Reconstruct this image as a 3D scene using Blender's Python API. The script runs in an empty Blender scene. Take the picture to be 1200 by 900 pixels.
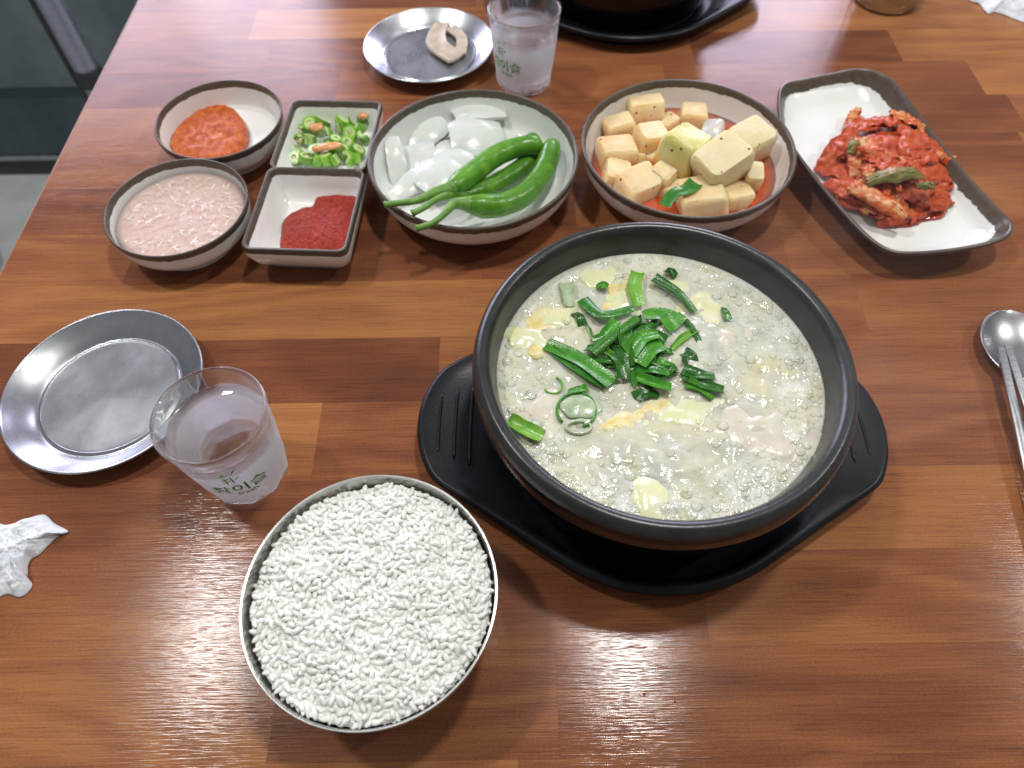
import bpy, math, random
import numpy as np
from mathutils import Vector, Matrix, noise as mnoise

# ------------------------------------------------------------------ camera, light, exposure
sc = bpy.context.scene
COL = sc.collection
H = 0.38                      # camera height above the table top (z = 0)
F, PITCH, ROLL = 830.0, math.radians(57.0), math.radians(-0.9)
cam_d = bpy.data.cameras.new('camera')
cam = bpy.data.objects.new('camera', cam_d); COL.objects.link(cam)
cam_d.sensor_width = 36.0; cam_d.lens = F / 1200 * 36.0
cam_d.clip_start = 0.01; cam_d.clip_end = 50
cam.matrix_world = (Matrix.Translation((0, 0, H)) @ Matrix.Rotation(math.pi/2 - PITCH, 4, 'X')
                    @ Matrix.Rotation(ROLL, 4, 'Z'))
cam_d.dof.use_dof = True; cam_d.dof.focus_distance = 0.375; cam_d.dof.aperture_fstop = 10
sc.camera = cam

world = bpy.data.worlds.new('World'); sc.world = world; world.use_nodes = True
bg = world.node_tree.nodes['Background']
bg.inputs[0].default_value = (0.92, 0.96, 1.0, 1); bg.inputs[1].default_value = 0.27

def area(name, loc, target, sx, sy, power, color, shape='RECTANGLE'):
    d = bpy.data.lights.new(name, 'AREA'); d.shape = shape; d.size = sx; d.size_y = sy
    d.energy = power; d.color = color
    o = bpy.data.objects.new(name, d); COL.objects.link(o); o.location = loc
    o.rotation_euler = (Vector(target) - Vector(loc)).to_track_quat('-Z', 'Y').to_euler()
    return o
WARM = (1.0, 0.985, 0.96)
area('ceiling_lamp', (-0.88, 0.53, 1.72), (-0.88, 0.53, 0), 0.14, 0.11, 14.5, WARM)
area('ceiling_lamp', (0.31, 0.53, 1.72), (0.31, 0.53, 0), 0.14, 0.11, 15.5, WARM)
area('ceiling_lamp', (1.66, 0.53, 1.72), (1.66, 0.53, 0), 0.14, 0.11, 14.5, WARM)
# the bright shop front across the table that mirrors in the varnish
BLUE = (0.80, 0.75, 1.0)
def window(x0, x1, z0, z1, L):
    a = (x1-x0)*(z1-z0)
    area('window_light', ((x0+x1)/2, 2.4, (z0+z1)/2), ((x0+x1)/2, 0, (z0+z1)/2), x1-x0, z1-z0, L*math.pi*a, BLUE)
window(-1.10, -0.62, 0.1, 1.38, 11.0)
window(-2.3, -1.12, 0.1, 1.38, 8.0)
window(0.45, 1.14, 0.1, 1.38, 11.0)

sc.render.engine = 'CYCLES'
sc.cycles.use_denoising = True
sc.cycles.max_bounces = 14; sc.cycles.diffuse_bounces = 6; sc.cycles.transmission_bounces = 12; sc.cycles.transparent_max_bounces = 24
sc.cycles.blur_glossy = 0.5
sc.view_settings.view_transform = 'Standard'; sc.view_settings.look = 'None'
sc.view_settings.exposure = -0.14; sc.view_settings.gamma = 1

rnd = random.Random(7)
PI = math.pi

def P(u, v, z=0.0):
    """table-space point at height z seen at pixel (u, v) of the 1200x900 photograph"""
    u -= 600; v -= 450
    c, s = math.cos(ROLL), math.sin(ROLL)
    u, v = c*u + s*v, -s*u + c*v
    d = Vector((u/F, math.cos(PITCH) - v/F*math.sin(PITCH), -math.sin(PITCH) - v/F*math.cos(PITCH)))
    return Vector((0, 0, H)) + d * ((z - H)/d.z)

def N(p, s=1.0, seed=0.0):
    return mnoise.noise(Vector((p[0]*s + seed*7.3, p[1]*s - seed*3.1, (p[2] if len(p) > 2 else 0)*s + seed)))

# ------------------------------------------------------------------ materials
def nodes(name):
    m = bpy.data.materials.new(name); m.use_nodes = True
    nt = m.node_tree; b = nt.nodes['Principled BSDF']
    return m, nt, b
def inp(b, **k):
    names = dict(rough='Roughness', metal='Metallic', spec='Specular IOR Level', ior='IOR', trans='Transmission Weight',
                 sss='Subsurface Weight', sssr='Subsurface Radius', ssss='Subsurface Scale', coat='Coat Weight',
                 coatr='Coat Roughness', alpha='Alpha', aniso='Anisotropic')
    for a, v in k.items():
        b.inputs[names[a]].default_value = v
def coord(nt, kind='Object', scale=(1, 1, 1)):
    t = nt.nodes.new('ShaderNodeTexCoord'); mp = nt.nodes.new('ShaderNodeMapping')
    mp.inputs['Scale'].default_value = scale
    nt.links.new(t.outputs[kind], mp.inputs['Vector']); return mp.outputs['Vector']
def tnoise(nt, vec, scale, detail=4, rough=.5, dist=0):
    n = nt.nodes.new('ShaderNodeTexNoise'); n.inputs['Scale'].default_value = scale
    n.inputs['Detail'].default_value = detail; n.inputs['Roughness'].default_value = rough
    n.inputs['Distortion'].default_value = dist
    nt.links.new(vec, n.inputs['Vector']); return n.outputs['Fac']
def ramp(nt, fac, stops):
    r = nt.nodes.new('ShaderNodeValToRGB'); el = r.color_ramp.elements
    while len(el) < len(stops): el.new(0.5)
    for e, (p, c) in zip(el, stops):
        e.position = p; e.color = (*c, 1) if len(c) == 3 else c
    nt.links.new(fac, r.inputs['Fac']); return r.outputs['Color']
def math_(nt, op, a, b=None, c=None, clamp=False):
    n = nt.nodes.new('ShaderNodeMath'); n.operation = op; n.use_clamp = clamp
    for i, x in enumerate((a, b, c)):
        if x is None: continue
        if isinstance(x, (int, float)): n.inputs[i].default_value = x
        else: nt.links.new(x, n.inputs[i])
    return n.outputs[0]
def mixc(nt, fac, a, b, mode='MIX'):
    n = nt.nodes.new('ShaderNodeMix'); n.data_type = 'RGBA'; n.blend_type = mode
    for sock, x in ((n.inputs[0], fac), (n.inputs[6], a), (n.inputs[7], b)):
        if isinstance(x, (int, float)): sock.default_value = x
        elif isinstance(x, tuple): sock.default_value = (*x, 1)
        else: nt.links.new(x, sock)
    return n.outputs[2]
def bump(nt, b, h, strength=.3, dist=.001):
    n = nt.nodes.new('ShaderNodeBump'); n.inputs['Strength'].default_value = strength
    n.inputs['Distance'].default_value = dist
    nt.links.new(h, n.inputs['Height']); nt.links.new(n.outputs[0], b.inputs['Normal'])
def pbr(name, stops, scale=60, detail=5, dist=0, bs=0, bscale=200, bdist=.001, kind='Object', stretch=(1, 1, 1), vary=0, **k):
    m, nt, b = nodes(name)
    v = coord(nt, kind, stretch)
    if len(stops) == 1: b.inputs['Base Color'].default_value = (*stops[0][1], 1)
    else:
        c = ramp(nt, tnoise(nt, v, scale, detail, .55, dist), stops)
        if vary:
            oi = nt.nodes.new('ShaderNodeObjectInfo'); hs = nt.nodes.new('ShaderNodeHueSaturation')
            nt.links.new(math_(nt, 'MULTIPLY_ADD', oi.outputs['Random'], vary, 1-vary/2), hs.inputs['Value'])
            nt.links.new(c, hs.inputs['Color']); c = hs.outputs[0]
        nt.links.new(c, b.inputs['Base Color'])
    if bs: bump(nt, b, tnoise(nt, v, bscale, 4), bs, bdist)
    inp(b, **k); return m

M = {}
def wood():
    m, nt, b = nodes('wood_laminate')
    geo = nt.nodes.new('ShaderNodeNewGeometry'); oi = nt.nodes.new('ShaderNodeObjectInfo')
    at = nt.nodes.new('ShaderNodeAttribute'); at.attribute_type = 'OBJECT'; at.attribute_name = 'tone'
    cmb = nt.nodes.new('ShaderNodeCombineXYZ')
    nt.links.new(math_(nt, 'MULTIPLY', oi.outputs['Random'], 37.0), cmb.inputs[0])
    nt.links.new(math_(nt, 'MULTIPLY', oi.outputs['Random'], 91.0), cmb.inputs[1])
    add = nt.nodes.new('ShaderNodeVectorMath'); add.operation = 'ADD'
    nt.links.new(geo.outputs['Position'], add.inputs[0]); nt.links.new(cmb.outputs[0], add.inputs[1])
    def sc_(s):
        mp = nt.nodes.new('ShaderNodeMapping'); mp.inputs['Scale'].default_value = s
        nt.links.new(add.outputs[0], mp.inputs['Vector']); return mp.outputs[0]
    warp = tnoise(nt, sc_((2.6, 10, 1)), 1.0, 2, .4, .5)
    rings = math_(nt, 'SINE', math_(nt, 'MULTIPLY', warp, 58.0))
    streak = tnoise(nt, sc_((5, 120, 1)), 1.0, 5, .6, .3)
    fine = tnoise(nt, sc_((16, 900, 1)), 1.0, 3, .7)
    blot = tnoise(nt, sc_((9, 22, 1)), 1.0, 3)
    speck = tnoise(nt, sc_((700, 1100, 1)), 1.0, 2, .6)
    pore = tnoise(nt, sc_((30, 1000, 1)), 1.0, 2, .5)
    t = math_(nt, 'MULTIPLY_ADD', rings, .075, at.outputs['Fac'])
    t = math_(nt, 'ADD', t, math_(nt, 'MULTIPLY_ADD', streak, .26, -.13))
    t = math_(nt, 'ADD', t, math_(nt, 'MULTIPLY_ADD', fine, .50, -.25))
    t = math_(nt, 'ADD', t, math_(nt, 'MULTIPLY_ADD', speck, .40, -.20))
    t = math_(nt, 'ADD', t, math_(nt, 'MULTIPLY_ADD', blot, .36, -.18))
    c = ramp(nt, t, [(0.0, (.105, .035, .019)), (.3, (.185, .063, .030)), (.5, (.262, .096, .040)), (.75, (.360, .150, .053)), (1.0, (.45, .21, .075))])
    c = mixc(nt, math_(nt, 'MULTIPLY', math_(nt, 'MULTIPLY_ADD', pore, -14.0, 5.7, True), .32), c, (.05, .018, .012))
    nt.links.new(c, b.inputs['Base Color'])
    hgt = tnoise(nt, sc_((45, 1100, 1)), 1.0, 2, .6)
    bump(nt, b, hgt, .20, .0005)
    nt.links.new(math_(nt, 'MULTIPLY_ADD', tnoise(nt, geo.outputs['Position'], 9, 5, .65, .6), .16, .06), b.inputs['Roughness'])
    inp(b, spec=.25)
    return m
M['wood'] = wood()
M['wood_core'] = pbr('table_core', [(.3, (.16, .07, .035)), (.7, (.22, .10, .05))], 90, rough=.5)
M['edge_band'] = pbr('edge_band', [(.3, (.30, .14, .07)), (.7, (.38, .19, .10))], 60, rough=.35)
M['black_metal'] = pbr('black_powder_coat', [(.4, (.02, .02, .022)), (.6, (.03, .03, .03))], 300, rough=.45)

def glaze(name, zc, zr, inner=None):
    """cream melamine with a brown painted rim whose edge is uneven: brown above object height zc"""
    m, nt, b = nodes(name)
    t = nt.nodes.new('ShaderNodeTexCoord'); sp = nt.nodes.new('ShaderNodeSeparateXYZ')
    nt.links.new(t.outputs['Object'], sp.inputs[0])
    n = tnoise(nt, t.outputs['Object'], 160, 4, .65)
    n2 = tnoise(nt, t.outputs['Object'], 28, 3)
    z = math_(nt, 'ADD', sp.outputs['Z'], math_(nt, 'MULTIPLY_ADD', n, zr, -zr/2))
    z = math_(nt, 'ADD', z, math_(nt, 'MULTIPLY_ADD', n2, zr, -zr/2))
    f = math_(nt, 'MULTIPLY_ADD', z, 1/.0005, -zc/.0005, True)
    cream = ramp(nt, tnoise(nt, t.outputs['Object'], 35, 5), [(.3, (.80, .81, .77)), (.7, (.85, .855, .82))])
    brown = ramp(nt, tnoise(nt, t.outputs['Object'], 220, 4), [(.3, (.075, .057, .040)), (.7, (.110, .086, .062))])
    nt.links.new(mixc(nt, f, cream, brown), b.inputs['Base Color'])
    bump(nt, b, tnoise(nt, t.outputs['Object'], 90, 3), .12, .0006)
    rr = math_(nt, 'MULTIPLY_ADD', f, .13, .19); nt.links.new(rr, b.inputs['Roughness'])
    inp(b, spec=.5); return m
M['glaze_round'] = glaze('cream_glaze_brown_rim', .0308, .0035)
M['glaze_small'] = glaze('cream_glaze_brown_rim_small', .0262, .0030)
M['glaze_square'] = glaze('cream_glaze_brown_rim_square', .0262, .0014)
M['glaze_plate'] = glaze('cream_glaze_brown_rim_plate', .0148, .0042)

M['stone'] = pbr('black_earthenware', [(.35, (.004, .004, .005)), (.7, (.008, .008, .009))], 260, bs=.05, bscale=300, bdist=.0003, rough=.12, spec=.30)
M['melamine'] = pbr('matt_black_melamine', [(.35, (.006, .007, .009)), (.7, (.010, .011, .014))], 200, bs=.08, bscale=700, rough=.34, spec=.22)
def steel(name, c=(.40, .43, .46), rough=.27, stretch=(1, 1, 1), bs=.06):
    m, nt, b = nodes(name)
    v = coord(nt, 'Object', stretch)
    n = tnoise(nt, v, 120, 6, .65); n2 = tnoise(nt, v, 22, 5, .6)
    s = math_(nt, 'MULTIPLY_ADD', n2, .35, rough-.13)
    nt.links.new(s, b.inputs['Roughness'])
    nt.links.new(ramp(nt, n, [(.25, tuple(x*.82 for x in c)), (.75, c)]), b.inputs['Base Color'])
    bump(nt, b, tnoise(nt, coord(nt, 'Object', (stretch[0]*900, stretch[1]*60, 60)), 1, 3), bs, .0004)
    inp(b, metal=1.0); return m
M['steel'] = steel('worn_stainless_steel', (.52, .54, .56), .24)
M['steel_bowl'] = steel('stainless_bowl', (.52, .52, .50), .24)
M['steel_dark'] = steel('grey_painted_steel', (.42, .43, .47), .42)
M['floor'] = pbr('grey_floor_tile', [(.3, (.46, .49, .50)), (.7, (.60, .63, .64))], 14, bs=.05, rough=.45)
M['cab'] = pbr('dark_teal_panel', [(.35, (.115, .150, .160)), (.65, (.145, .185, .195))], 30, rough=.5)
M['cab2'] = pbr('darker_teal_panel', [(.35, (.048, .076, .086)), (.65, (.062, .092, .104))], 30, rough=.45)
M['cab3'] = pbr('black_plinth', [(.35, (.030, .036, .040)), (.65, (.045, .052, .056))], 30, rough=.5)
M['trim'] = pbr('aluminium_trim', [(.4, (.32, .36, .40)), (.6, (.38, .42, .46))], 60, rough=.35, metal=.6)
M['tissue'] = pbr('white_tissue', [(.3, (.76, .80, .84)), (.7, (.86, .88, .90))], 80, bs=.25, bscale=500, rough=.9, spec=.2, alpha=.88)

# ------------------------------------------------------------------ mesh helpers
def mk(name, verts, faces, mat, parent=None, smooth=True, loc=None, auto=None):
    me = bpy.data.meshes.new(name)
    me.from_pydata([tuple(v) for v in verts], [], faces); me.update()
    if smooth: me.polygons.foreach_set('use_smooth', [True]*len(me.polygons))
    if mat: me.materials.append(M[mat] if isinstance(mat, str) else mat)
    if auto is not None: me.set_sharp_from_angle(angle=math.radians(auto))
    o = bpy.data.objects.new(name, me); COL.objects.link(o)
    if parent: o.parent = parent
    if loc is not None: o.location = loc
    return o
def thing(name, label, cat, loc=(0, 0, 0), rz=0, group=None):
    o = bpy.data.objects.new(name, None); COL.objects.link(o); o.empty_display_size = .02
    o.location = loc; o.rotation_euler = (0, 0, rz)
    return tag(o, label, cat, group)
def tag(o, label, cat, group=None, kind=None):
    o['label'] = label; o['category'] = cat
    if group: o['group'] = group
    if kind: o['kind'] = kind
    return o
def dup(root, loc, rz=None, label=None):
    r = root.copy(); COL.objects.link(r); r.location = loc
    if rz is not None: r.rotation_euler = (0, 0, rz)
    if label: r['label'] = label
    for ch in list(root.children):
        c = ch.copy(); COL.objects.link(c); c.parent = r
        for g in list(ch.children):
            d = g.copy(); COL.objects.link(d); d.parent = c
    return r
def loft(rings, closed=True, cap0=True, cap1=True):
    n = len(rings[0]); v = [p for r in rings for p in r]; f = []
    for i in range(len(rings)-1):
        for j in range(n if closed else n-1):
            k = (j+1) % n
            f.append((i*n+j, i*n+k, (i+1)*n+k, (i+1)*n+j))
    if cap0: f.append(tuple(range(n-1, -1, -1)))
    if cap1: f.append(tuple((len(rings)-1)*n+j for j in range(n)))
    return v, f
def lathe(prof, n=96, rmod=None):
    rings = []
    for (r, z) in prof:
        r = max(r, 1e-5)
        rings.append([((r*(rmod(r, z, 2*PI*j/n) if rmod else 1))*math.cos(2*PI*j/n),
                       (r*(rmod(r, z, 2*PI*j/n) if rmod else 1))*math.sin(2*PI*j/n), z) for j in range(n)])
    return loft(rings, True, True, True)
def smooth_prof(pts, k=4):
    """Catmull-Rom through the profile points"""
    out = []
    for i in range(len(pts)-1):
        p0, p1, p2, p3 = pts[max(i-1, 0)], pts[i], pts[i+1], pts[min(i+2, len(pts)-1)]
        for s in range(k):
            t = s/k
            out.append(tuple(.5*((2*b) + (c-a)*t + (2*a-5*b+4*c-d)*t*t + (-a+3*b-3*c+d)*t**3) for a, b, c, d in zip(p0, p1, p2, p3)))
    out.append(tuple(pts[-1])); return out
def tube(pts, radii, n=10, sq=(1, 1), up=(0, 0, 1)):
    pts = [Vector(p) for p in pts]; rings = []
    for i, p in enumerate(pts):
        t = (pts[min(i+1, len(pts)-1)] - pts[max(i-1, 0)]).normalized()
        s = t.cross(Vector(up)); s = s.normalized() if s.length > 1e-4 else Vector((1, 0, 0))
        w = s.cross(t).normalized(); r = radii[i] if hasattr(radii, '__len__') else radii
        rings.append([p + s*(math.cos(a)*r*sq[0]) + w*(math.sin(a)*r*sq[1]) for a in (-2*PI*j/n for j in range(n))])
    return loft(rings)
def sheet(nu, nv, fn, thick):
    """closed thin solid over a grid fn(s, t) -> point, s and t in 0..1; thick may be a function"""
    g = np.array([[tuple(fn(i/(nu-1), j/(nv-1))) for j in range(nv)] for i in range(nu)])
    du = np.gradient(g, axis=0); dv = np.gradient(g, axis=1)
    nn = np.cross(du, dv); nn /= np.maximum(np.linalg.norm(nn, axis=2, keepdims=True), 1e-9)
    th = np.array([[thick(i/(nu-1), j/(nv-1)) if callable(thick) else thick for j in range(nv)] for i in range(nu)])[..., None]
    a = (g + nn*th/2).reshape(-1, 3); b = (g - nn*th/2).reshape(-1, 3)
    v = np.vstack([a, b]); o = nu*nv; f = []
    ix = lambda i, j: i*nv + j
    for i in range(nu-1):
        for j in range(nv-1):
            q = (ix(i, j), ix(i+1, j), ix(i+1, j+1), ix(i, j+1))
            f.append(q); f.append(tuple(o+k for k in reversed(q)))
    bd = [ix(i, 0) for i in range(nu)] + [ix(nu-1, j) for j in range(1, nv)] + [ix(i, nv-1) for i in range(nu-2, -1, -1)] + [ix(0, j) for j in range(nv-2, 0, -1)]
    for a_, b_ in zip(bd, bd[1:]+bd[:1]): f.append((b_, a_, o+a_, o+b_))
    return v.tolist(), f
def box(x0, x1, y0, y1, z0, z1, bev=0):
    if not bev:
        v = [(x, y, z) for z in (z0, z1) for x, y in ((x0, y0), (x1, y0), (x1, y1), (x0, y1))]
        return v, [(3, 2, 1, 0), (4, 5, 6, 7), (0, 1, 5, 4), (1, 2, 6, 5), (2, 3, 7, 6), (3, 0, 4, 7)]
    def ring(i, z): return [(x0+i, y0+bev, z), (x0+bev, y0+i, z), (x1-bev, y0+i, z), (x1-i, y0+bev, z), (x1-i, y1-bev, z), (x1-bev, y1-i, z), (x0+bev, y1-i, z), (x0+i, y1-bev, z)]
    return loft([ring(bev, z0), ring(0, z0+bev), ring(0, z1-bev), ring(bev, z1)])
def join(parts):
    v, f = [], []
    for a, b in parts:
        o = len(v); v += [tuple(p) for p in a]; f += [tuple(o+i for i in q) for q in b]
    return v, f
def blob(rx, ry, rz, n=12, m=8, amp=.15, fr=60, seed=0, sq=1.0):
    """lumpy rounded solid"""
    rings = []
    for i in range(m+1):
        ph = PI*i/m; r = []
        for j in range(n):
            th = 2*PI*j/n
            d = Vector((math.sin(ph)*math.cos(th), math.sin(ph)*math.sin(th), -math.cos(ph)))
            p = Vector((d.x*rx, d.y*ry, d.z*rz)) if sq == 1 else Vector([math.copysign(abs(c)**sq, c)*s for c, s in zip(d, (rx, ry, rz))])
            r.append(p*(1 + amp*N(p, fr, seed)))
        rings.append(r)
    return loft(rings)

# ------------------------------------------------------------------ setting: floor, cabinet behind
ZF = -0.74
fl = mk('floor', *box(-3.5, 3, -1.5, 3.4, ZF-.05, ZF), 'floor', smooth=False); fl['kind'] = 'structure'

cabx = thing('low_cabinet', 'dark grey green low cabinet with black plinth and pale metal strip standing on the floor', 'cabinet', (-1.6, 1.33, ZF))
mk('plinth', *box(-1.1, 1.2, .006, .5, 0, .046), 'cab3', cabx, False)
mk('trim_strip', *box(-1.1, 1.2, -.004, .5, .047, .058, .002), 'trim', cabx, False)
mk('lower_panel', *box(-1.1, 1.2, 0, .5, .059, .232, .003), 'cab2', cabx, False)
mk('upper_panel', *box(-1.1, 1.2, -.012, .5, .234, .52, .006), 'cab', cabx, False)
def PY(u, v, y):
    d = P(u, v, 0) - Vector((0, 0, H)); return Vector((0, 0, H)) + d*(y/d.y)
pa, pb = PY(116, 108, 1.18), PY(58, 0, 1.18)
pd = (pb-pa)/(pb.z-pa.z); pf = pa + pd*(ZF-pa.z)
post = thing('steel_post', 'round grey steel post standing on the floor in front of the dark cabinet', 'post', (pf.x, pf.y, ZF))
mk('pipe', *tube([pd*.012, pd*.3, pd*.6, pd*.95], .021, 20), 'steel_dark', post)
mk('clamp', *tube([pd*(pa.z-ZF+.02), pd*(pa.z-ZF+.05)], .0245, 20), 'black_metal', post, auto=40)
mk('shadow_line_bar', *tube([pd*.3 + Vector((-.026, .0, 0)), pd*.95 + Vector((-.026, .0, 0))], .008, 10), 'black_metal', post)  # dark bar added to draw the shadow line left of the pipe
mk('base_flange', *lathe([(0, 0), (.04, 0), (.04, .008), (.022, .014), (0, .014)], 32), 'steel_dark', post, auto=40)
bagp = P(-52, 325, ZF)
bag = tag(mk('black_bag', *blob(.09, .07, .10, 24, 14, .12, 9, 3, .75), 'black_metal', loc=(bagp.x, bagp.y, ZF+.098)),
          'small black bag lying on the pale grey floor', 'bag')

# ------------------------------------------------------------------ table
TX0, TX1 = -0.365, 0.80
Y0, DY = 0.084, 0.0503
ty0, ty1 = Y0 - 3*DY, Y0 + 15*DY
tb = thing('dining_table', 'wood plank patterned restaurant table carrying the whole meal', 'table', ((TX0+TX1)/2, (ty0+ty1)/2, ZF))
off = Vector(tb.location)
def tl(b_): return [(p[0]-off.x, p[1]-off.y, p[2]-off.z) for p in b_[0]], b_[1]
top = mk('table_top', *tl(box(TX0, TX1, ty0, ty1, -.03, -.0021)), 'wood_core', tb, False)
mk('edge_band', *tl(box(TX0-.0022, TX0-.0002, ty0, ty1, -.0302, -.0004, .0007)), 'edge_band', tb, False)
for sx in (0, 1):
    for sy in (0, 1):
        x = TX0+.09 + sx*(TX1-TX0-.18); y = ty0+.09 + sy*(ty1-ty0-.18)
        mk('leg', *tl(box(x-.022, x+.022, y-.022, y+.022, ZF, -.031, .003)), 'black_metal', tb, False)
rows = {  # row: list of (x end of plank, tone) from the left edge on
 -3: [(-.1, .5), (.2, .4), (.5, .55), (.8, .4)], -2: [(0, .6), (.33, .4), (.8, .5)],
 -1: [(-.12, .60), (.02, .40), (.62, .40), (.8, .5)],
 0: [(-.06, .50), (.10, .38), (.45, .50), (.8, .4)],
 1: [(-.18, .36), (-.075, .40), (.11, .42), (.36, .56), (.8, .45)],
 2: [(-.162, .30), (-.1195, .72), (.04, .42), (.33, .42), (.8, .6)],
 3: [(-.0475, .20), (.13, .62), (.36, .44), (.8, .3)],
 4: [(.035, .66), (.24, .5), (.55, .46), (.8, .6)],
 5: [(-.275, .50), (-.02, .30), (.2, .34), (.43, .46), (.8, .4)],
 6: [(-.20, .26), (.05, .36), (.34, .46), (.8, .5)],
 7: [(-.27, .48), (-.05, .34), (.19, .52), (.42, .36), (.8, .5)],
 8: [(-.23, .62), (.02, .38), (.27, .34), (.43, .30), (.8, .5)],
 9: [(-.15, .26), (.14, .46), (.413, .36), (.8, .68)],
 10: [(-.22, .36), (.0, .34), (.17, .40), (.3575, .22), (.8, .64)],
 11: [(-.243, .50), (-.06, .80), (.14, .46), (.52, .66), (.8, .5)],
 12: [(-.2, .44), (-.03, .22), (.2, .36), (.8, .5)],
 13: [(0, .5), (.4, .3), (.8, .6)], 14: [(-.1, .3), (.3, .6), (.8, .4)],
}
ub = bpy.data.meshes.new('plank'); v_, f_ = box(-.5, .5, -.5, .5, -.5, .5); ub.from_pydata(v_, [], f_); ub.materials.append(M['wood'])
for k, row in rows.items():
    x = TX0; y = Y0 + k*DY
    for x1, tone in row:
        x1 = TX1 if x1 >= .8 else x1
        o = bpy.data.objects.new('plank', ub); COL.objects.link(o); o.parent = top
        g = .00006
        o.location = ((x+x1)/2 - off.x, y+DY/2 - off.y, -.001 - off.z); o.scale = (x1-x-g, DY-g, .002)
        o['tone'] = .04 + tone*.95; x = x1

# ------------------------------------------------------------------ black pot, tray
POT = Vector((0.0770, 0.2068, 0))
def tray_r(th):
    """outline radius of the saucer: round, with a blunt ear at either side"""
    c, s = math.cos(th), math.sin(th); ex, ey, R = .1375, .037, .1005
    best = R
    a = abs(c); b2 = abs(s)
    if a > 1e-6:                                   # blunt end, slightly bowed
        r = ex/a
        if r*b2 < ey: best = max(best, r - .010*(r*b2/ey)**2)
    # slanted shoulders from (ex-.010, ey) to the tangent on the circle
    x1, y1 = ex-.010, ey; x2, y2 = R*math.cos(math.radians(56)), R*math.sin(math.radians(56))
    nx, ny = (y2-y1), -(x2-x1); d = nx*x1 + ny*y1; q = nx*a + ny*b2
    if abs(q) > 1e-9:
        r = d/q; t = math.degrees(math.atan2(b2, a))
        if r > 0 and math.degrees(math.atan2(y1, x1)) <= t <= 56: best = max(R*.99, r)
    return best
NT = 240
tr = [tray_r(2*PI*j/NT) for j in range(NT)]
for _ in range(3): tr = [(tr[j-1]+2*tr[j]+tr[(j+1) % NT])/4 for j in range(NT)]
def tring(fn, z): return [(fn(j)*math.cos(2*PI*j/NT), fn(j)*math.sin(2*PI*j/NT), z if not callable(z) else z(j)) for j in range(NT)]
ear = [max(0, min(1, (r-.1015)/.02)) for r in tr]
def make_tray(name, label, loc, rz, group):
    t = thing(name, label, 'tray', loc, rz, group)
    rings = [tring(lambda j: .05, 0), tring(lambda j: .086, 0), tring(lambda j: tr[j]-.012, lambda j: .004+.003*ear[j]), tring(lambda j: tr[j]-.002, lambda j: .010+.003*ear[j]),
             tring(lambda j: tr[j], lambda j: .0125+.003*ear[j]), tring(lambda j: tr[j]-.001, lambda j: .0145+.003*ear[j]), tring(lambda j: tr[j]-.004, lambda j: .0155+.0025*ear[j]),
             tring(lambda j: tr[j]-.008 - .004*ear[j], lambda j: .0148+.001*ear[j]), tring(lambda j: .096+ear[j]*.004, .0140), tring(lambda j: .0905, .0118), tring(lambda j: .0865, .0072), tring(lambda j: .083, .006), tring(lambda j: .03, .006)]
    mk('tray_body', *loft(rings), 'melamine', t)
    for s in (-1, 1):
        for i, r in enumerate((.1245, .1150, .1060)):
            h = .021 + .003*i
            pts = [(s*(r - .10*(q*h)**2*9), q*h, .0152+.0004*(i == 0)) for q in [k/6 for k in range(-6, 7)]]
            mk('grip_ridge', *tube(pts, [.0007]+[.0011]*11+[.0007], 8), 'melamine', t)
    return t
make_tray('pot_tray', 'black plastic tray with two ribbed handles under the steaming soup pot', (POT.x+.004, POT.y, 0), math.radians(-1.5), 'black pot trays')
pot_prof = smooth_prof([(.0, .0005), (.072, .0005), (.0780, .0016), (.0815, .007), (.0860, .026), (.0895, .046), (.0910, .0555), (.0945, .0590), (.0970, .0640), (.0974, .0725), (.0962, .0780), (.0935, .0808), (.0905, .0808), (.0882, .0785), (.0868, .0740), (.0855, .066), (.083, .045), (.076, .020), (.06, .010), (0, .009)], 4)
pot_prof = [(max(r, 0), z) for r, z in pot_prof]
def make_pot(name, label, loc, group):
    t = thing(name, label, 'pot', loc, 0, group)
    i0 = next(i for i, p in enumerate(pot_prof) if p[1] > .0560); i1 = next(i for i, p in enumerate(pot_prof) if i > i0+12 and p[1] < .0770)
    ring = lambda p, n=128: [(p[0]*math.cos(2*PI*j/n), p[0]*math.sin(2*PI*j/n), p[1]) for j in range(n)]
    outer = loft([ring((max(r, 1e-4), z)) for r, z in pot_prof[:i0+1]], cap1=False)
    inner = loft([ring((max(r, 1e-4), z)) for r, z in pot_prof[i1:]], cap0=False)
    mk('pot_body', *outer, 'stone', t); mk('pot_lining', *inner, 'stone_in', t)
    mk('rim', *loft([ring(p) for p in pot_prof[i0:i1+1]], cap0=False, cap1=False), 'stone', t)
    return t
M['stone_in'] = pbr('dark_glazed_earthenware', [(.35, (.014, .016, .014)), (.7, (.026, .027, .024))], 120, bs=.1, bscale=300, rough=.3)
pot = make_pot('stone_pot', 'round black earthenware pot full of bubbling milky soup', (POT.x, POT.y, .0062), 'black earthenware pots')

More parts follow.
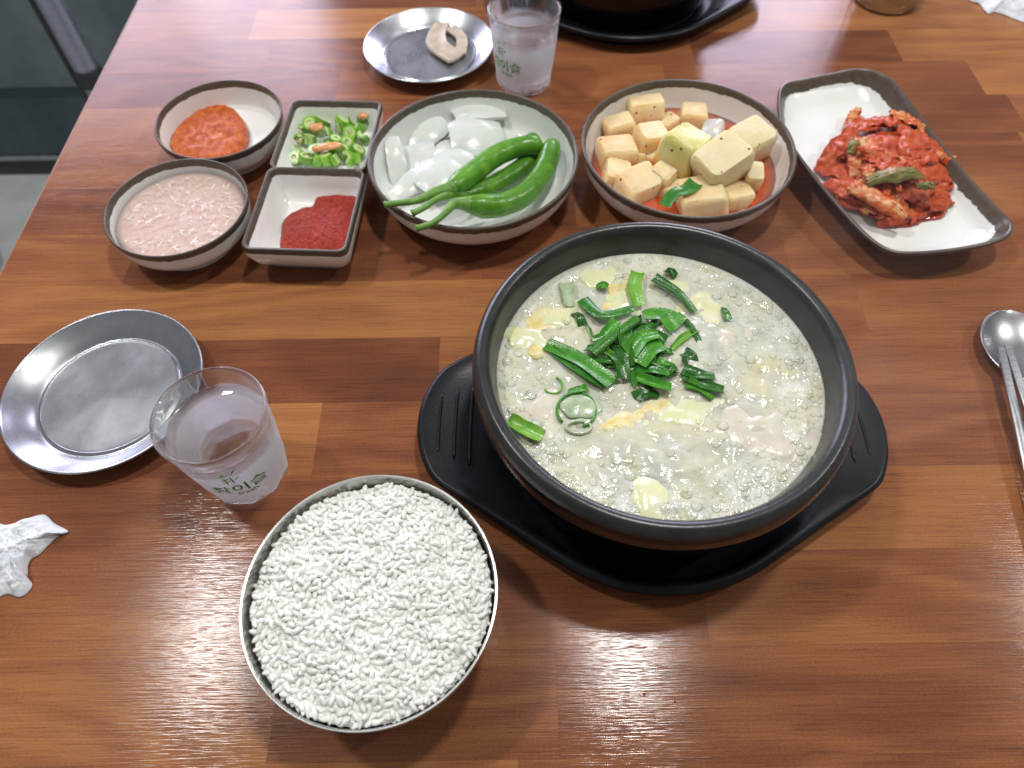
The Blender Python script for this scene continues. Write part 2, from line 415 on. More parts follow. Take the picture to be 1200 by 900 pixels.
# ------------------------------------------------------------------ soup
ZB, RB = .0700, .0853
def broth_mat():
    m, nt, b = nodes('milky_broth')
    v = coord(nt)
    n1 = tnoise(nt, v, 30, 4, .55, 1.2); n2 = tnoise(nt, v, 90, 5, .6, .5); n3 = tnoise(nt, v, 17, 3)
    c = ramp(nt, n1, [(.25, (.45, .47, .41)), (.42, (.56, .57, .465)), (.55, (.63, .625, .47)), (.70, (.65, .615, .37)), (.85, (.53, .55, .47))])
    c = mixc(nt, ramp(nt, n3, [(.45, (0, 0, 0)), (.70, (.6, .6, .6))]), c, (.65, .605, .44))
    c = mixc(nt, ramp(nt, n2, [(.52, (0, 0, 0)), (.70, (.5, .5, .5))]), c, (.78, .78, .72))
    nt.links.new(c, b.inputs['Base Color'])
    sp = nt.nodes.new('ShaderNodeVectorMath'); sp.operation = 'LENGTH'; nt.links.new(v, sp.inputs[0])
    edge = math_(nt, 'MULTIPLY_ADD', math_(nt, 'ADD', sp.outputs['Value'], math_(nt, 'MULTIPLY_ADD', tnoise(nt, v, 45, 3), .06, -.03)), 1/.02, -.058/.02, True)
    c = mixc(nt, math_(nt, 'MULTIPLY', edge, math_(nt, 'MULTIPLY_ADD', n2, 1.4, -.45, True)), c, (.82, .82, .77)); nt.links.new(c, b.inputs['Base Color'])
    vo = nt.nodes.new('ShaderNodeTexVoronoi'); vo.inputs['Scale'].default_value = 520; nt.links.new(v, vo.inputs['Vector'])
    h = math_(nt, 'MULTIPLY', vo.outputs['Distance'], math_(nt, 'MULTIPLY', edge, -.5))
    h = math_(nt, 'ADD', h, math_(nt, 'MULTIPLY', tnoise(nt, v, 95, 4, .5, .4), 1.3))
    bump(nt, b, h, .42, .0013)
    inp(b, rough=.11, sss=.35, ssss=.006, spec=.5); b.inputs['Subsurface Radius'].default_value = (1, .9, .6)
    return m
M['broth'] = broth_mat()
def broth_h(x, y):
    r = math.hypot(x, y)/RB
    h = .0016*N((x, y), 60, 1) + .0011*N((x, y), 150, 2) + .0005*N((x, y), 400, 3)
    h += .0022*math.exp(-(((x-.025)/.03)**2 + ((y-.010)/.02)**2)) + .0016*math.exp(-(((x+.005)/.03)**2+((y+.045)/.02)**2))
    return h*(1 - max(0, r-.9)/.1) 
rings = []
for i in range(70):
    r = RB*(1 - i/70) ** .9
    rings.append([(r*math.cos(2*PI*j/180), r*math.sin(2*PI*j/180), broth_h(r*math.cos(2*PI*j/180), r*math.sin(2*PI*j/180))) for j in range(180)])
bot = [(RB*.96*math.cos(2*PI*j/180), RB*.96*math.sin(2*PI*j/180), -.012) for j in range(180)]
tag(mk('soup_broth', *loft([bot]+rings), 'broth', loc=(POT.x, POT.y, ZB)), 'cloudy cream coloured broth bubbling in the black pot', 'broth')
BO = Vector((POT.x, POT.y, ZB))

M['bubble'] = bpy.data.materials.new('bubble_film'); M['bubble'].use_nodes = True
nt = M['bubble'].node_tree; nt.nodes.clear()
out = nt.nodes.new('ShaderNodeOutputMaterial'); mx = nt.nodes.new('ShaderNodeMixShader'); tp = nt.nodes.new('ShaderNodeBsdfTransparent'); gl = nt.nodes.new('ShaderNodeBsdfPrincipled')
gl.inputs['Base Color'].default_value = (.95, .95, .91, 1); gl.inputs['Roughness'].default_value = .06; gl.inputs['Specular IOR Level'].default_value = .8
fr = nt.nodes.new('ShaderNodeFresnel'); fr.inputs['IOR'].default_value = 1.33
nt.links.new(math_(nt, 'MULTIPLY_ADD', fr.outputs[0], 1.0, .05, True), mx.inputs[0])
nt.links.new(tp.outputs[0], mx.inputs[1]); nt.links.new(gl.outputs[0], mx.inputs[2]); nt.links.new(mx.outputs[0], out.inputs[0])
def domes(items, nseg=12, nr=4):
    V, Fc = [], []
    for (x, y, z, r, fl_) in items:
        o = len(V); V.append((x, y, z + r*fl_))
        for i in range(1, nr+1):
            ph = PI/2*.96*i/nr
            for j in range(nseg):
                th = 2*PI*j/nseg
                V.append((x + r*math.sin(ph)*math.cos(th), y + r*math.sin(ph)*math.sin(th), z + r*fl_*math.cos(ph)))
        for j in range(nseg): Fc.append((o, o+1+j, o+1+(j+1) % nseg))
        for i in range(nr-1):
            for j in range(nseg):
                a = o+1+i*nseg+j; c = o+1+i*nseg+(j+1) % nseg
                Fc.append((a, a+nseg, c+nseg, c))
    return V, Fc
its = []
while len(its) < 2000:
    a = rnd.random()*2*PI; r = RB*.985*math.sqrt(rnd.random()); x, y = r*math.cos(a), r*math.sin(a)
    dens = .03 + 1.0*(max(0, r/RB-.62)/.38)**1.6 + .45*max(0, N((x, y), 38, 5)-.12)*2 + (.16 if x > .03 and y > 0 else 0)
    if math.hypot((x+.012)/.036, (y-.02)/.03) < 1: dens *= .35
    if rnd.random() > dens: continue
    big = rnd.random()
    rad = rnd.uniform(.0005, .0009) if big < .58 else rnd.uniform(.0009, .0016) if big < .93 else rnd.uniform(.0016, .0030)
    if r + rad > RB*.99: continue
    its.append((x, y, broth_h(x, y)-.0001, rad, rnd.uniform(.35, .65)))
tag(mk('soup_bubbles', *domes(its), 'bubble', loc=BO), 'froth of small clear bubbles over the milky soup', 'bubbles', kind='stuff')

# lumps that break the surface
M['cabbage'] = pbr('pale_cabbage', [(.3, (.68, .70, .34)), (.55, (.76, .75, .50)), (.75, (.80, .78, .62))], 90, bs=.3, bscale=260, rough=.2, sss=.2, ssss=.004)
M['meat'] = pbr('boiled_pork', [(.3, (.60, .54, .44)), (.6, (.68, .64, .51)), (.8, (.73, .71, .59))], 110, bs=.3, bscale=300, rough=.25, sss=.2, ssss=.004)
M['yolk'] = pbr('seasoned_egg', [(.3, (.70, .50, .14)), (.5, (.78, .67, .32)), (.75, (.80, .76, .52))], 160, bs=.5, bscale=420, rough=.3, sss=.15, ssss=.003)
def Z8(x, y): return 560 + x/2.727, 290 + y/2.727
def lump(name, label, cat, X, Y, sx, sy, h, mat, rot=0, seed=0, group=None):
    p = P(*Z8(X, Y), ZB + .001)
    k = .00017
    o = mk(name, *blob(sx*k*1.35, sy*k*1.35, h, 36, 18, .45, 110, seed), mat, loc=(p.x, p.y, ZB - h*.62)); o.rotation_euler = (0, 0, rot)
    return tag(o, label, cat, group)
gl_ = 'soup ingredients'
lump('cabbage_piece', 'pale green round cabbage bit at the back wall of the soup pot', 'cabbage', 390, 95, 55, 45, .0040, 'cabbage', .2, 1, gl_)
lump('cabbage_piece', 'yellow green cabbage bit left of the chive heap in the soup', 'cabbage', 150, 285, 70, 40, .0035, 'cabbage', -.2, 2, gl_)
lump('cabbage_piece', 'pale cabbage bit beside the curved dark chive blade in the soup', 'cabbage', 455, 165, 60, 40, .0036, 'cabbage', .5, 3, gl_)
lump('cabbage_piece', 'yellowish cabbage bit at the front wall of the soup pot', 'cabbage', 545, 795, 48, 62, .0036, 'cabbage', .3, 4, gl_)
lump('cabbage_piece', 'cream coloured cabbage slice behind the chive heap in the soup', 'cabbage', 720, 190, 75, 55, .0032, 'cabbage', -.4, 5, gl_)
lump('cabbage_piece', 'pale yellow cabbage slice in front of the chive heap in the soup', 'cabbage', 660, 525, 110, 50, .0032, 'cabbage', .4, 6, gl_)
lump('pork_piece', 'pinkish grey pork slice showing through the broth left of the onion ring', 'pork', 205, 535, 60, 75, .0034, 'meat', .1, 7, gl_)
lump('pork_piece', 'pink pork slice right of centre in the milky soup', 'pork', 860, 570, 75, 55, .0032, 'meat', .3, 8, gl_)
lump('pork_piece', 'large pale beige pork slice near the right wall of the soup pot', 'pork', 960, 610, 110, 80, .0026, 'meat', -.3, 9, gl_)
lump('pork_piece', 'grey pork slice right of the chive heap in the soup', 'pork', 800, 300, 95, 70, .0030, 'meat', .2, 10, gl_)
lump('egg_fluff', 'orange yellow seasoning fluff in front of the chives in the soup', 'seasoning', 455, 560, 65, 32, .0034, 'yolk', .15, 11, gl_)
lump('egg_fluff', 'yellow seasoning fluff touching the chive tips in the soup', 'seasoning', 570, 520, 70, 28, .0032, 'yolk', .3, 12, gl_)
lump('egg_fluff', 'small orange seasoning bit behind the curved dark chive blade', 'seasoning', 412, 182, 26, 22, .0034, 'yolk', 0, 13, gl_)
lump('egg_fluff', 'brownish yellow seasoning fluff above the left cabbage bit in the soup', 'seasoning', 215, 235, 55, 38, .0030, 'yolk', .4, 14, gl_)

lump('cabbage_piece', 'yellowish cabbage shred between the seasoning fluff and the curved chive blade', 'cabbage', 290, 215, 75, 45, .0034, 'cabbage', .6, 31, gl_)
lump('egg_fluff', 'pale orange seasoning film beside the back cabbage bit in the soup', 'seasoning', 470, 125, 55, 34, .0030, 'yolk', .2, 32, gl_)
lump('egg_fluff', 'speckled yellow seasoning film left of the widest chive leaf', 'seasoning', 190, 320, 60, 30, .0030, 'yolk', -.3, 33, gl_)
lump('cabbage_piece', 'small yellow cabbage scrap behind the straight dark chive blade', 'cabbage', 640, 120, 45, 30, .0030, 'cabbage', .1, 34, gl_)
def green(name, stops, **k):
    return pbr(name, stops, 220, bs=.15, bscale=1, stretch=(1, 1, 1), rough=.22, sss=.08, ssss=.002, **k)
M['chive'] = pbr('chive_green', [(.3, (.035, .165, .014)), (.6, (.065, .26, .022)), (.8, (.13, .36, .045))], 180, bs=.2, bscale=900, rough=.2, vary=.9)
M['chive_dark'] = pbr('chive_dark_green', [(.3, (.016, .095, .012)), (.7, (.042, .185, .022))], 180, bs=.2, bscale=900, rough=.2, vary=.8)
M['chive_light'] = pbr('chive_light_green', [(.3, (.11, .34, .03)), (.7, (.24, .48, .07))], 180, bs=.2, bscale=900, rough=.24)
M['chive_pale'] = pbr('chive_translucent_green', [(.3, (.30, .42, .22)), (.7, (.54, .60, .44))], 140, bs=.2, bscale=500, rough=.15, sss=.1, ssss=.003)
def blade(name, px, w, z0, z1, mat, label, cat, group, curl=.25, conv=Z8, twist=0, k=.00016, base=ZB, thick=.00045):
    """strip of leaf through the given picture points, heights z0..z1 above base, gutter-shaped in section"""
    pts = [P(*conv(*q), base + z0 + (z1-z0)*i/(len(px)-1)) for i, q in enumerate(px)]
    if len(pts) == 2: pts = [pts[0], pts[0].lerp(pts[1], .5) + Vector((0, 0, .0008)), pts[1]]
    d0 = pts[-1]-pts[0]; sd0 = Vector((-d0.y, d0.x, 0)); m0 = len(pts)//2
    pts[m0] = pts[m0] + sd0*rnd.uniform(-.13, .13)
    sag = rnd.uniform(.0004, .0016); pts[0] = pts[0] - Vector((0, 0, sag)); pts[-1] = pts[-1] - Vector((0, 0, rnd.uniform(.0002, .0016)))
    pts = [Vector(p) for p in smooth_prof([tuple(p) for p in pts], 5)]
    c = sum(pts, Vector())/len(pts); W = w*k*.53
    sd = rnd.random()*50; curl = curl*rnd.uniform(.3, 1.9); twist = twist or rnd.uniform(-.8, .8); taper = rnd.uniform(-.45, .45)
    def fn(s, t):
        i = s*(len(pts)-1); a = int(min(i, len(pts)-2)); p = pts[a].lerp(pts[a+1], i-a)
        d = (pts[a+1]-pts[a]).normalized(); sdv = d.cross(Vector((0, 0, 1))).normalized()
        tw = twist*(s-.5); x = (t-.5)*2
        wl = W*(1 + .16*N((s*3, sd), 1))*(1 + taper*(s-.5)*1.6)
        return p - c + sdv*(x*wl*math.cos(tw)) + Vector((0, 0, x*wl*math.sin(tw) + curl*wl*x*x + .0003*N((s*4, t*3, sd), 1)))
    o = mk(name, *sheet(len(pts), 7, fn, thick), mat, loc=c, auto=60)
    return tag(o, label, cat, group)
def stalk(name, px, w, z0, z1, mat, label, cat, group, conv=Z8, k=.00016, base=ZB):
    pts = [P(*conv(*q), base + z0 + (z1-z0)*i/(len(px)-1)) for i, q in enumerate(px)]
    if len(pts) == 2: pts = [pts[0], pts[0].lerp(pts[1], .5) + Vector((0, 0, .0006)), pts[1]]
    pts = [Vector(p) for p in smooth_prof([tuple(p) for p in pts], 3)]
    c = sum(pts, Vector())/len(pts)
    o = mk(name, *tube([p-c for p in pts], w*k/2, 12, (1, .62)), mat, loc=c, auto=50)
    return tag(o, label, cat, group)
CG = 'cut chives on the soup'; CL = 'cut green chive leaf in the heap floating on the milky soup'
chives = [  # points in enlarged picture coordinates, width, heights (mm), colour, curl, label
 ([(500, 480), (580, 470)], 34, .2, .6, 'chive_dark', .2, None),
 ([(585, 332), (625, 330)], 20, 1, 1, 'chive', .2, None),
 ([(290, 458), (350, 446)], 24, 1, 1, 'chive', .3, 'short green chive bit beside the pale onion ring in the soup'),
 ([(600, 72), (632, 92)], 28, 1, 1, 'chive_dark', .3, 'short dark chive bit at the back wall of the soup pot'),
 ([(785, 190), (802, 232)], 22, 1, 1.5, 'chive', .3, 'single small chive bit floating alone at the back right of the soup'),
 ([(305, 205), (335, 243)], 30, 1, 1.5, 'chive_dark', .3, 'small dark chive bit left of the curved blade in the soup'),
 ([(378, 126), (415, 128)], 22, 1.5, 1.5, 'chive', .5, 'small curled chive bit behind the curved dark blade in the soup'),
 ([(282, 110), (296, 150), (292, 185)], 42, .5, 1.5, 'chive_pale', .3, 'bluish pale green leaf near the back left wall of the soup pot'),
 ([(345, 235), (356, 262), (368, 296)], 8, 1.5, 2, 'chive', .1, 'hair thin chive thread left of the chive heap'),
 ([(640, 205), (675, 260), (722, 332)], 18, 2, 1, 'chive_dark', .3, 'long thin dark chive strip right of the chive heap'),
 ([(98, 548), (150, 575), (205, 606)], 48, .5, 1.5, 'chive_light', .4, 'bright green leaf bit at the left front wall of the soup pot'),
 ([(218, 305), (325, 365), (430, 432)], 52, 2, 3, 'chive', .25, 'widest flat green chive leaf at the left of the heap'),
 ([(232, 322), (320, 385), (400, 440)], 30, 1, 2, 'chive_dark', .2, None),
 ([(335, 160), (400, 208), (498, 190)], 36, 3, 4, 'chive_dark', -.3, 'curved dark green chive blade behind the heap'),
 ([(512, 75), (515, 182)], 44, 2.5, 3.5, 'chive_light', .4, 'bright green upright chive leaf at the back of the heap'),
 ([(562, 95), (625, 150), (692, 205)], 32, 3, 2, 'chive_dark', .3, 'straight dark chive blade pointing to the back of the pot'),
 ([(528, 215), (585, 225), (642, 252)], 58, 3, 3, 'chive', .3, 'broad folded green chive leaf behind the heap'),
 ([(400, 280), (445, 232)], 34, 2.5, 3.5, 'chive', .4, None),
 ([(655, 330), (680, 372)], 46, 1.5, 2, 'chive_dark', .2, None),
 ([(345, 320), (380, 330)], 28, 1.5, 2, 'chive_dark', .3, None),
 ([(550, 358), (632, 382)], 34, 2.5, 2.5, 'chive', .35, None),
 ([(500, 388), (622, 398)], 36, 3, 2.5, 'chive_dark', .3, None),
 ([(498, 408), (560, 425), (618, 450)], 32, 2.5, 2, 'chive', .5, None),
 ([(655, 388), (758, 412)], 36, 2, 2, 'chive_dark', .3, None),
 ([(658, 408), (720, 432), (786, 456)], 36, 2.2, 1.6, 'chive_dark', .4, None),
 ([(668, 432), (752, 482)], 30, 1.5, 1.2, 'chive', .4, None),
 ([(432, 330), (465, 418)], 40, 3.5, 3.5, 'chive_dark', .3, None),
 ([(470, 265), (482, 380)], 40, 4.5, 4.5, 'chive', .35, None),
 ([(500, 310), (545, 255)], 46, 5, 5.5, 'chive_dark', .3, None),
 ([(515, 370), (590, 305)], 50, 5.5, 6, 'chive', .3, None),
 ([(482, 335), (580, 275)], 50, 6.5, 7, 'chive', .3, 'green chive leaf lying topmost on the heap in the soup'),
 ([(520, 255), (600, 300)], 30, 3.5, 3.5, 'chive_dark', .3, None),
 ([(600, 400), (640, 385)], 26, 2.5, 2.5, 'chive_dark', .3, None),
]
for q in range(24):                                # thinner wilted bits tangled in the heap
    a_ = rnd.random()*6.28; r_ = rnd.uniform(0, 1); X_, Y_ = 520 + 150*r_*math.cos(a_), 330 + 130*r_*math.sin(a_); t_ = rnd.random()*3.14; l_ = rnd.uniform(25, 65)
    chives.append(([(X_-l_*math.cos(t_), Y_-l_*math.sin(t_)), (X_+l_*rnd.uniform(-.2, .2), Y_+l_*rnd.uniform(-.2, .2)), (X_+l_*math.cos(t_), Y_+l_*math.sin(t_))], rnd.uniform(14, 36), rnd.uniform(.5, 4.5-3*r_+.5), rnd.uniform(.5, 4.5-3*r_+.5), rnd.choice(('chive', 'chive_dark', 'chive_light')), .5, 'thin wilted chive strip tangled in the heap on the soup'))
for px, w, z0, z1, mt, cu, lb in chives:
    blade('chive_leaf', px, w, z0/1000+.0012, z1/1000+.0012, mt, lb or CL, 'chive', CG, cu)
stalk('chive_stalk', [(365, 340), (440, 280), (510, 228)], 36, .0055, .0065, 'chive', 'thick light green chive stalk lying across the heap in the soup', 'chive', CG)
# pale green onion loops half sunk in the broth
def loop(X, Y, r, w, mat, label, a0=0, a1=2*PI, sq=1):
    n = 28; pts = []
    for i in range(n):
        a = a0 + (a1-a0)*i/(n-1); p = P(*Z8(X+r*math.cos(a), Y+sq*r*math.sin(a)), ZB+.0014); pts.append(p)
    c = sum(pts, Vector())/n
    return tag(mk('scallion_ring', *tube([p-c for p in pts], w, 8, (.7, 1.0)), mat, loc=c), label, 'scallion', 'scallion rings in the soup')
loop(315, 520, 62, .0011, 'chive', 'large translucent scallion ring at the left front of the soup', -3.9, 1.2, .9)
loop(322, 575, 40, .0011, 'chive_pale', 'pale scallion ring below the large one in the soup', -.6, 5.2, .5)
loop(240, 440, 30, .0008, 'chive_light', 'thin light green scallion ring left of the wide chive leaf', -1.2, 2.6, .9)
bigl = P(*Z8(325, 510), ZB+.001)
tag(mk('scallion_leaf', *blob(.0105, .0075, .0016, 20, 10, .35, 120, 22), 'chive_pale', loc=bigl), 'pale translucent scallion leaf floating inside the large ring', 'scallion')

# ------------------------------------------------------------------ rice bowl
HR = .0535
RC = Vector((-.2064*(H-HR), .3034*(H-HR), 0)); RR = .1818*(H-HR)
bp = smooth_prof([(0, .002), (.030, .002), (.0315, 0), (.034, 0), (.036, .003), (.046, .012), (.0545, .028), (.0580, .042), (RR-.0004, .0525), (RR, .0533), (RR-.0004, HR), (RR-.0011, .0533), (RR-.0014, .0525), (.0568, .042), (.0532, .028), (.0448, .0135), (.03, .0045), (0, .004)], 4)
rb = thing('rice_bowl', 'round stainless steel bowl heaped with white rice', 'bowl', RC)
mk('bowl_shell', *lathe([(max(r, 0), z) for r, z in bp], 128), 'steel_bowl', rb)
M['rice'] = pbr('cooked_rice', [(.3, (.80, .795, .74)), (.7, (.87, .865, .815))], 90, rough=.3, sss=.0, ssss=.0006, spec=.35)
M['rice'].node_tree.nodes['Principled BSDF'].inputs['Subsurface Radius'].default_value = (1, 1, .8)
def rice_h(x, y):
    r = math.hypot(x, y)/.0575
    return .0465 + .0065*(1-r**2.4) + .0030*N((x, y), 52, 4) + .0010*N((x, y), 130, 6)
def grains(n):
    U, Vn = 7, 8
    base = []
    for i in range(U+1):
        ph = PI*i/U
        for j in range(Vn):
            base.append((math.cos(ph), math.sin(ph)*math.cos(2*PI*j/Vn), math.sin(ph)*math.sin(2*PI*j/Vn)))
    base = np.array(base); fb = []
    for i in range(U):
        for j in range(Vn): fb.append((i*Vn+j, i*Vn+(j+1) % Vn, (i+1)*Vn+(j+1) % Vn, (i+1)*Vn+j))
    fb = np.array(fb)[:, ::-1]; Vs, Fs = [], []
    spots_ = []
    for layer, dmin in ((-.0016, .0022), (-.0004, .0022), (.0008, .0027)):
        cell = {}; tries = 0; got = 0
        while tries < 16000:
            tries += 1
            a = rnd.random()*2*PI; r = .0552*math.sqrt(rnd.random()); x, y = r*math.cos(a), r*math.sin(a)
            if layer > .0005 and N((x, y), 130, 11) < -.05: continue
            cx, cy = int(x//dmin), int(y//dmin)
            if any((x-p)**2 + (y-q)**2 < dmin*dmin for i in (-1, 0, 1) for k in (-1, 0, 1) for p, q in cell.get((cx+i, cy+k), ())): continue
            cell.setdefault((cx, cy), []).append((x, y)); spots_.append((x, y, layer))
    for q, (x, y, layer) in enumerate(spots_):
        yaw = 5*N((x, y), 90, 21) + rnd.gauss(0, .7); tilt = rnd.gauss(0, .42)
        L = rnd.uniform(.0022, .0030); w = rnd.uniform(.00122, .00150)
        g = base*np.array([L, w, w*.9]); g[:, 2] += .12*L*(base[:, 0]**2)*rnd.choice((-1, 1))
        g[:, 1] *= 1 - .15*np.maximum(base[:, 0], 0)
        ct, st = math.cos(tilt), math.sin(tilt); cy, sy = math.cos(yaw), math.sin(yaw)
        X = g[:, 0]*ct - g[:, 2]*st; Zc = g[:, 0]*st + g[:, 2]*ct
        Vs.append(np.stack([x + X*cy - g[:, 1]*sy, y + X*sy + g[:, 1]*cy, rice_h(x, y) + layer + rnd.uniform(-.0004, .0004) + Zc], 1))
        Fs.append(fb + q*len(base))
    return np.vstack(Vs), np.vstack(Fs)
gv, gf = grains(4200)
rr_ = [[(r*math.cos(2*PI*j/72), r*math.sin(2*PI*j/72), rice_h(r*math.cos(2*PI*j/72), r*math.sin(2*PI*j/72))-.0007) for j in range(72)] for r in [.0560*(1-i/24) + 1e-4 for i in range(25)]]
mv, mf = loft([[(.053*math.cos(2*PI*j/72), .053*math.sin(2*PI*j/72), .030) for j in range(72)]] + rr_)
rv = np.vstack([gv, np.array(mv)]).tolist(); rf = gf.tolist() + [tuple(i+len(gv) for i in q) for q in mf]
tag(mk('cooked_rice', rv, rf, 'rice', loc=RC), 'steamed white rice grains heaped in the steel bowl', 'rice', kind='stuff')

# ------------------------------------------------------------------ round side bowls
def round_bowl(name, label, R, h, loc, mat, group):
    s = h/.0405
    pr = [(0, .003), (.60*R, .003), (.61*R, 0), (.67*R, 0), (.69*R, .004), (.86*R, .011), (.945*R, .021*s), (.98*R, .031*s), (.998*R, .038*s), (R, .0395*s), (.99*R, .0407*s), (.972*R, .0405*s), (.958*R, .038*s), (.935*R, .028*s), (.885*R, .016*s), (.78*R, .0085), (.5*R, .0066), (0, .006)]
    pr = [(max(a, 0), b) for a, b in smooth_prof(pr, 4)]
    t = thing(name, label, 'bowl', loc, 0, group)
    i0 = next(i for i, p in enumerate(pr) if p[1] > .036*s); i1 = next(i for i, p in enumerate(pr) if i > i0+6 and p[1] < .0375*s)
    ring = lambda p, n=112: [(max(p[0], 1e-4)*math.cos(2*PI*j/n), max(p[0], 1e-4)*math.sin(2*PI*j/n), p[1]) for j in range(n)]
    mk('bowl_body', *loft([ring(p) for p in pr[:i0+1]], cap1=False), mat, t)
    mk('bowl_inside', *loft([ring(p) for p in pr[i1:]], cap0=False), mat, t)
    mk('rim', *loft([ring(p) for p in pr[i0:i1+1]], cap0=False, cap1=False), mat, t)
    return t
hb = .0365; GB = 'brown rimmed side dish bowls'
ON = Vector((-.0753*(H-hb), 1.2386*(H-hb), 0)); RD = Vector((.3873*(H-hb), 1.2621*(H-hb), 0))
round_bowl('side_bowl', 'large brown rimmed cream bowl holding onion and green peppers', .0775, hb, ON, 'glaze_round', GB)
round_bowl('side_bowl', 'large brown rimmed cream bowl holding radish cubes', .0788, hb, RD, 'glaze_round', GB)
hs = .0315
SH = Vector((-.6746*(H-hs), 1.0943*(H-hs), 0)); RE = Vector((-.6481*(H-hs), 1.3735*(H-hs), 0))
round_bowl('sauce_bowl', 'small brown rimmed cream bowl of pink salted shrimp', .0498, hs, SH, 'glaze_small', GB)
round_bowl('sauce_bowl', 'small brown rimmed cream bowl with orange red chilli sauce', .0490, hs, RE, 'glaze_small', GB)

# pink salted shrimp
M['brine'] = pbr('pink_brine', [(.3, (.82, .60, .52)), (.7, (.86, .70, .63))], 70, bs=.12, bscale=160, rough=.05, alpha=.52)
M['shrimp'] = pbr('tiny_shrimp', [(.3, (.80, .55, .46)), (.5, (.84, .66, .57)), (.75, (.88, .78, .72))], 200, rough=.15, sss=.25, ssss=.002)
zs = .0212; Rs = .0452
tag(mk('shrimp_brine', *loft([[(r*math.cos(2*PI*j/80), r*math.sin(2*PI*j/80), z) for j in range(80)] for r, z in [(.036, -.0022), (Rs, .0011)] + [(Rs*(1-i/10)+1e-4, .0010) for i in range(1, 11)]]), 'brine', loc=SH+Vector((0, 0, zs))), 'pale pink brine in the salted shrimp bowl', 'sauce')
parts = [loft([[(r*math.cos(2*PI*j/60), r*math.sin(2*PI*j/60), z) for j in range(60)] for r, z in ((.034, -.009), (.0425, -.0012), (.03, -.0010), (.0001, -.0010))])]
for q in range(420):
    a = rnd.random()*2*PI; r = .0405*math.sqrt(rnd.random()); yaw = rnd.random()*2*PI; R_ = rnd.uniform(.003, .006); L = rnd.uniform(1.2, 2.6)
    cx, cy = r*math.cos(a), r*math.sin(a); tl_ = rnd.uniform(-.4, .4); dz_ = rnd.uniform(-.0004, .0006)
    pts = [(cx + R_*math.cos(yaw+L*(i/6-.5)) - R_*math.cos(yaw), cy + R_*math.sin(yaw+L*(i/6-.5)) - R_*math.sin(yaw), -.0004 + dz_ + tl_*.003*(i/6-.5)) for i in range(7)]
    w = rnd.uniform(.0008, .0014); parts.append(tube(pts, [w*.5, w*.9, w, w, w*.9, w*.7, w*.35], 6))
tag(mk('salted_shrimp', *join(parts), 'shrimp', loc=SH+Vector((0, 0, zs))), 'dense mass of tiny pink salted shrimp in the small bowl', 'shrimp', kind='stuff')

# orange red sauce in the other small bowl
M['red_sauce'] = pbr('red_chilli_sauce', [(.3, (.34, .035, .004)), (.5, (.56, .10, .008)), (.66, (.62, .17, .02)), (.8, (.70, .32, .07))], 230, detail=7, bs=.8, bscale=300, bdist=.0022, rough=.14, spec=.55)
M['ssam'] = pbr('dark_red_paste', [(.3, (.22, .012, .006)), (.55, (.40, .030, .013)), (.8, (.54, .085, .03))], 380, detail=7, bs=1.0, bscale=600, bdist=.0018, rough=.36, spec=.4)
def heap(name, label, pxs, floor, hgt, mat, conv, noise_s=150, amp=.0016, base=None, seed=0, power=.55, grow=1.0, lim=None):
    """mound of paste: outline through picture points at height base, domed, lumpy"""
    pts = [P(*conv(*q), base) for q in pxs]; pts = [Vector((p.x, p.y, 0)) for p in pts]
    if lim:                                        # keep inside the round bowl it lies in
        q = Vector((lim[0].x, lim[0].y, 0)); pts = [q + (p-q)*min(1, lim[1]/(p-q).length) for p in pts]
    c = sum(pts, Vector())/len(pts)
    cl = [tuple((p-c)*grow) for p in pts]; cl = cl if sum(p[0]*q[1]-q[0]*p[1] for p, q in zip(cl, cl[1:]+cl[:1])) > 0 else cl[::-1]; n0 = len(cl)
    sm = []
    for i in range(n0):
        seg = [cl[(i-1) % n0], cl[i], cl[(i+1) % n0], cl[(i+2) % n0]]
        for s in range(8):
            t = s/8; sm.append(tuple(.5*((2*b) + (cc-a)*t + (2*a-5*b+4*cc-d)*t*t + (-a+3*b-3*cc+d)*t**3) for a, b, cc, d in zip(*seg)))
    rings = [[(x*.96, y*.96, 0) for x, y, _ in sm]]
    for i in range(22):
        s = 1 - i/22
        rg = []
        for x, y, _ in sm:
            k = s*(1 + .03*N((x, y), 260, seed)); z = hgt*(1-s**2.6)**power + amp*(1-s**6)*(N((x*s, y*s), noise_s, seed) + .5*N((x*s, y*s), noise_s*2.4, seed+1) + .35*N((x*s, y*s), noise_s*6, seed+2))
            rg.append((x*k, y*k, max(z, .0002)))
        rings.append(rg)
    o = mk(name, *loft(rings), mat, loc=(c.x, c.y, floor)); return o
def Z2(x, y): return 100 + x/3.333, 70 + y/3.333
tag(heap('chilli_sauce', '', [(x-46, y-26) for x, y in ((290, 205), (320, 170), (400, 160), (480, 178), (560, 172), (630, 205), (672, 270), (662, 335), (600, 385), (500, 405), (410, 398), (330, 350), (280, 280))], .0088, .0105, 'red_sauce', Z2, base=.0175, seed=3, lim=(RE, .0450), amp=.0026, power=.32), 'glossy orange red chilli sauce filling half the small bowl', 'sauce')

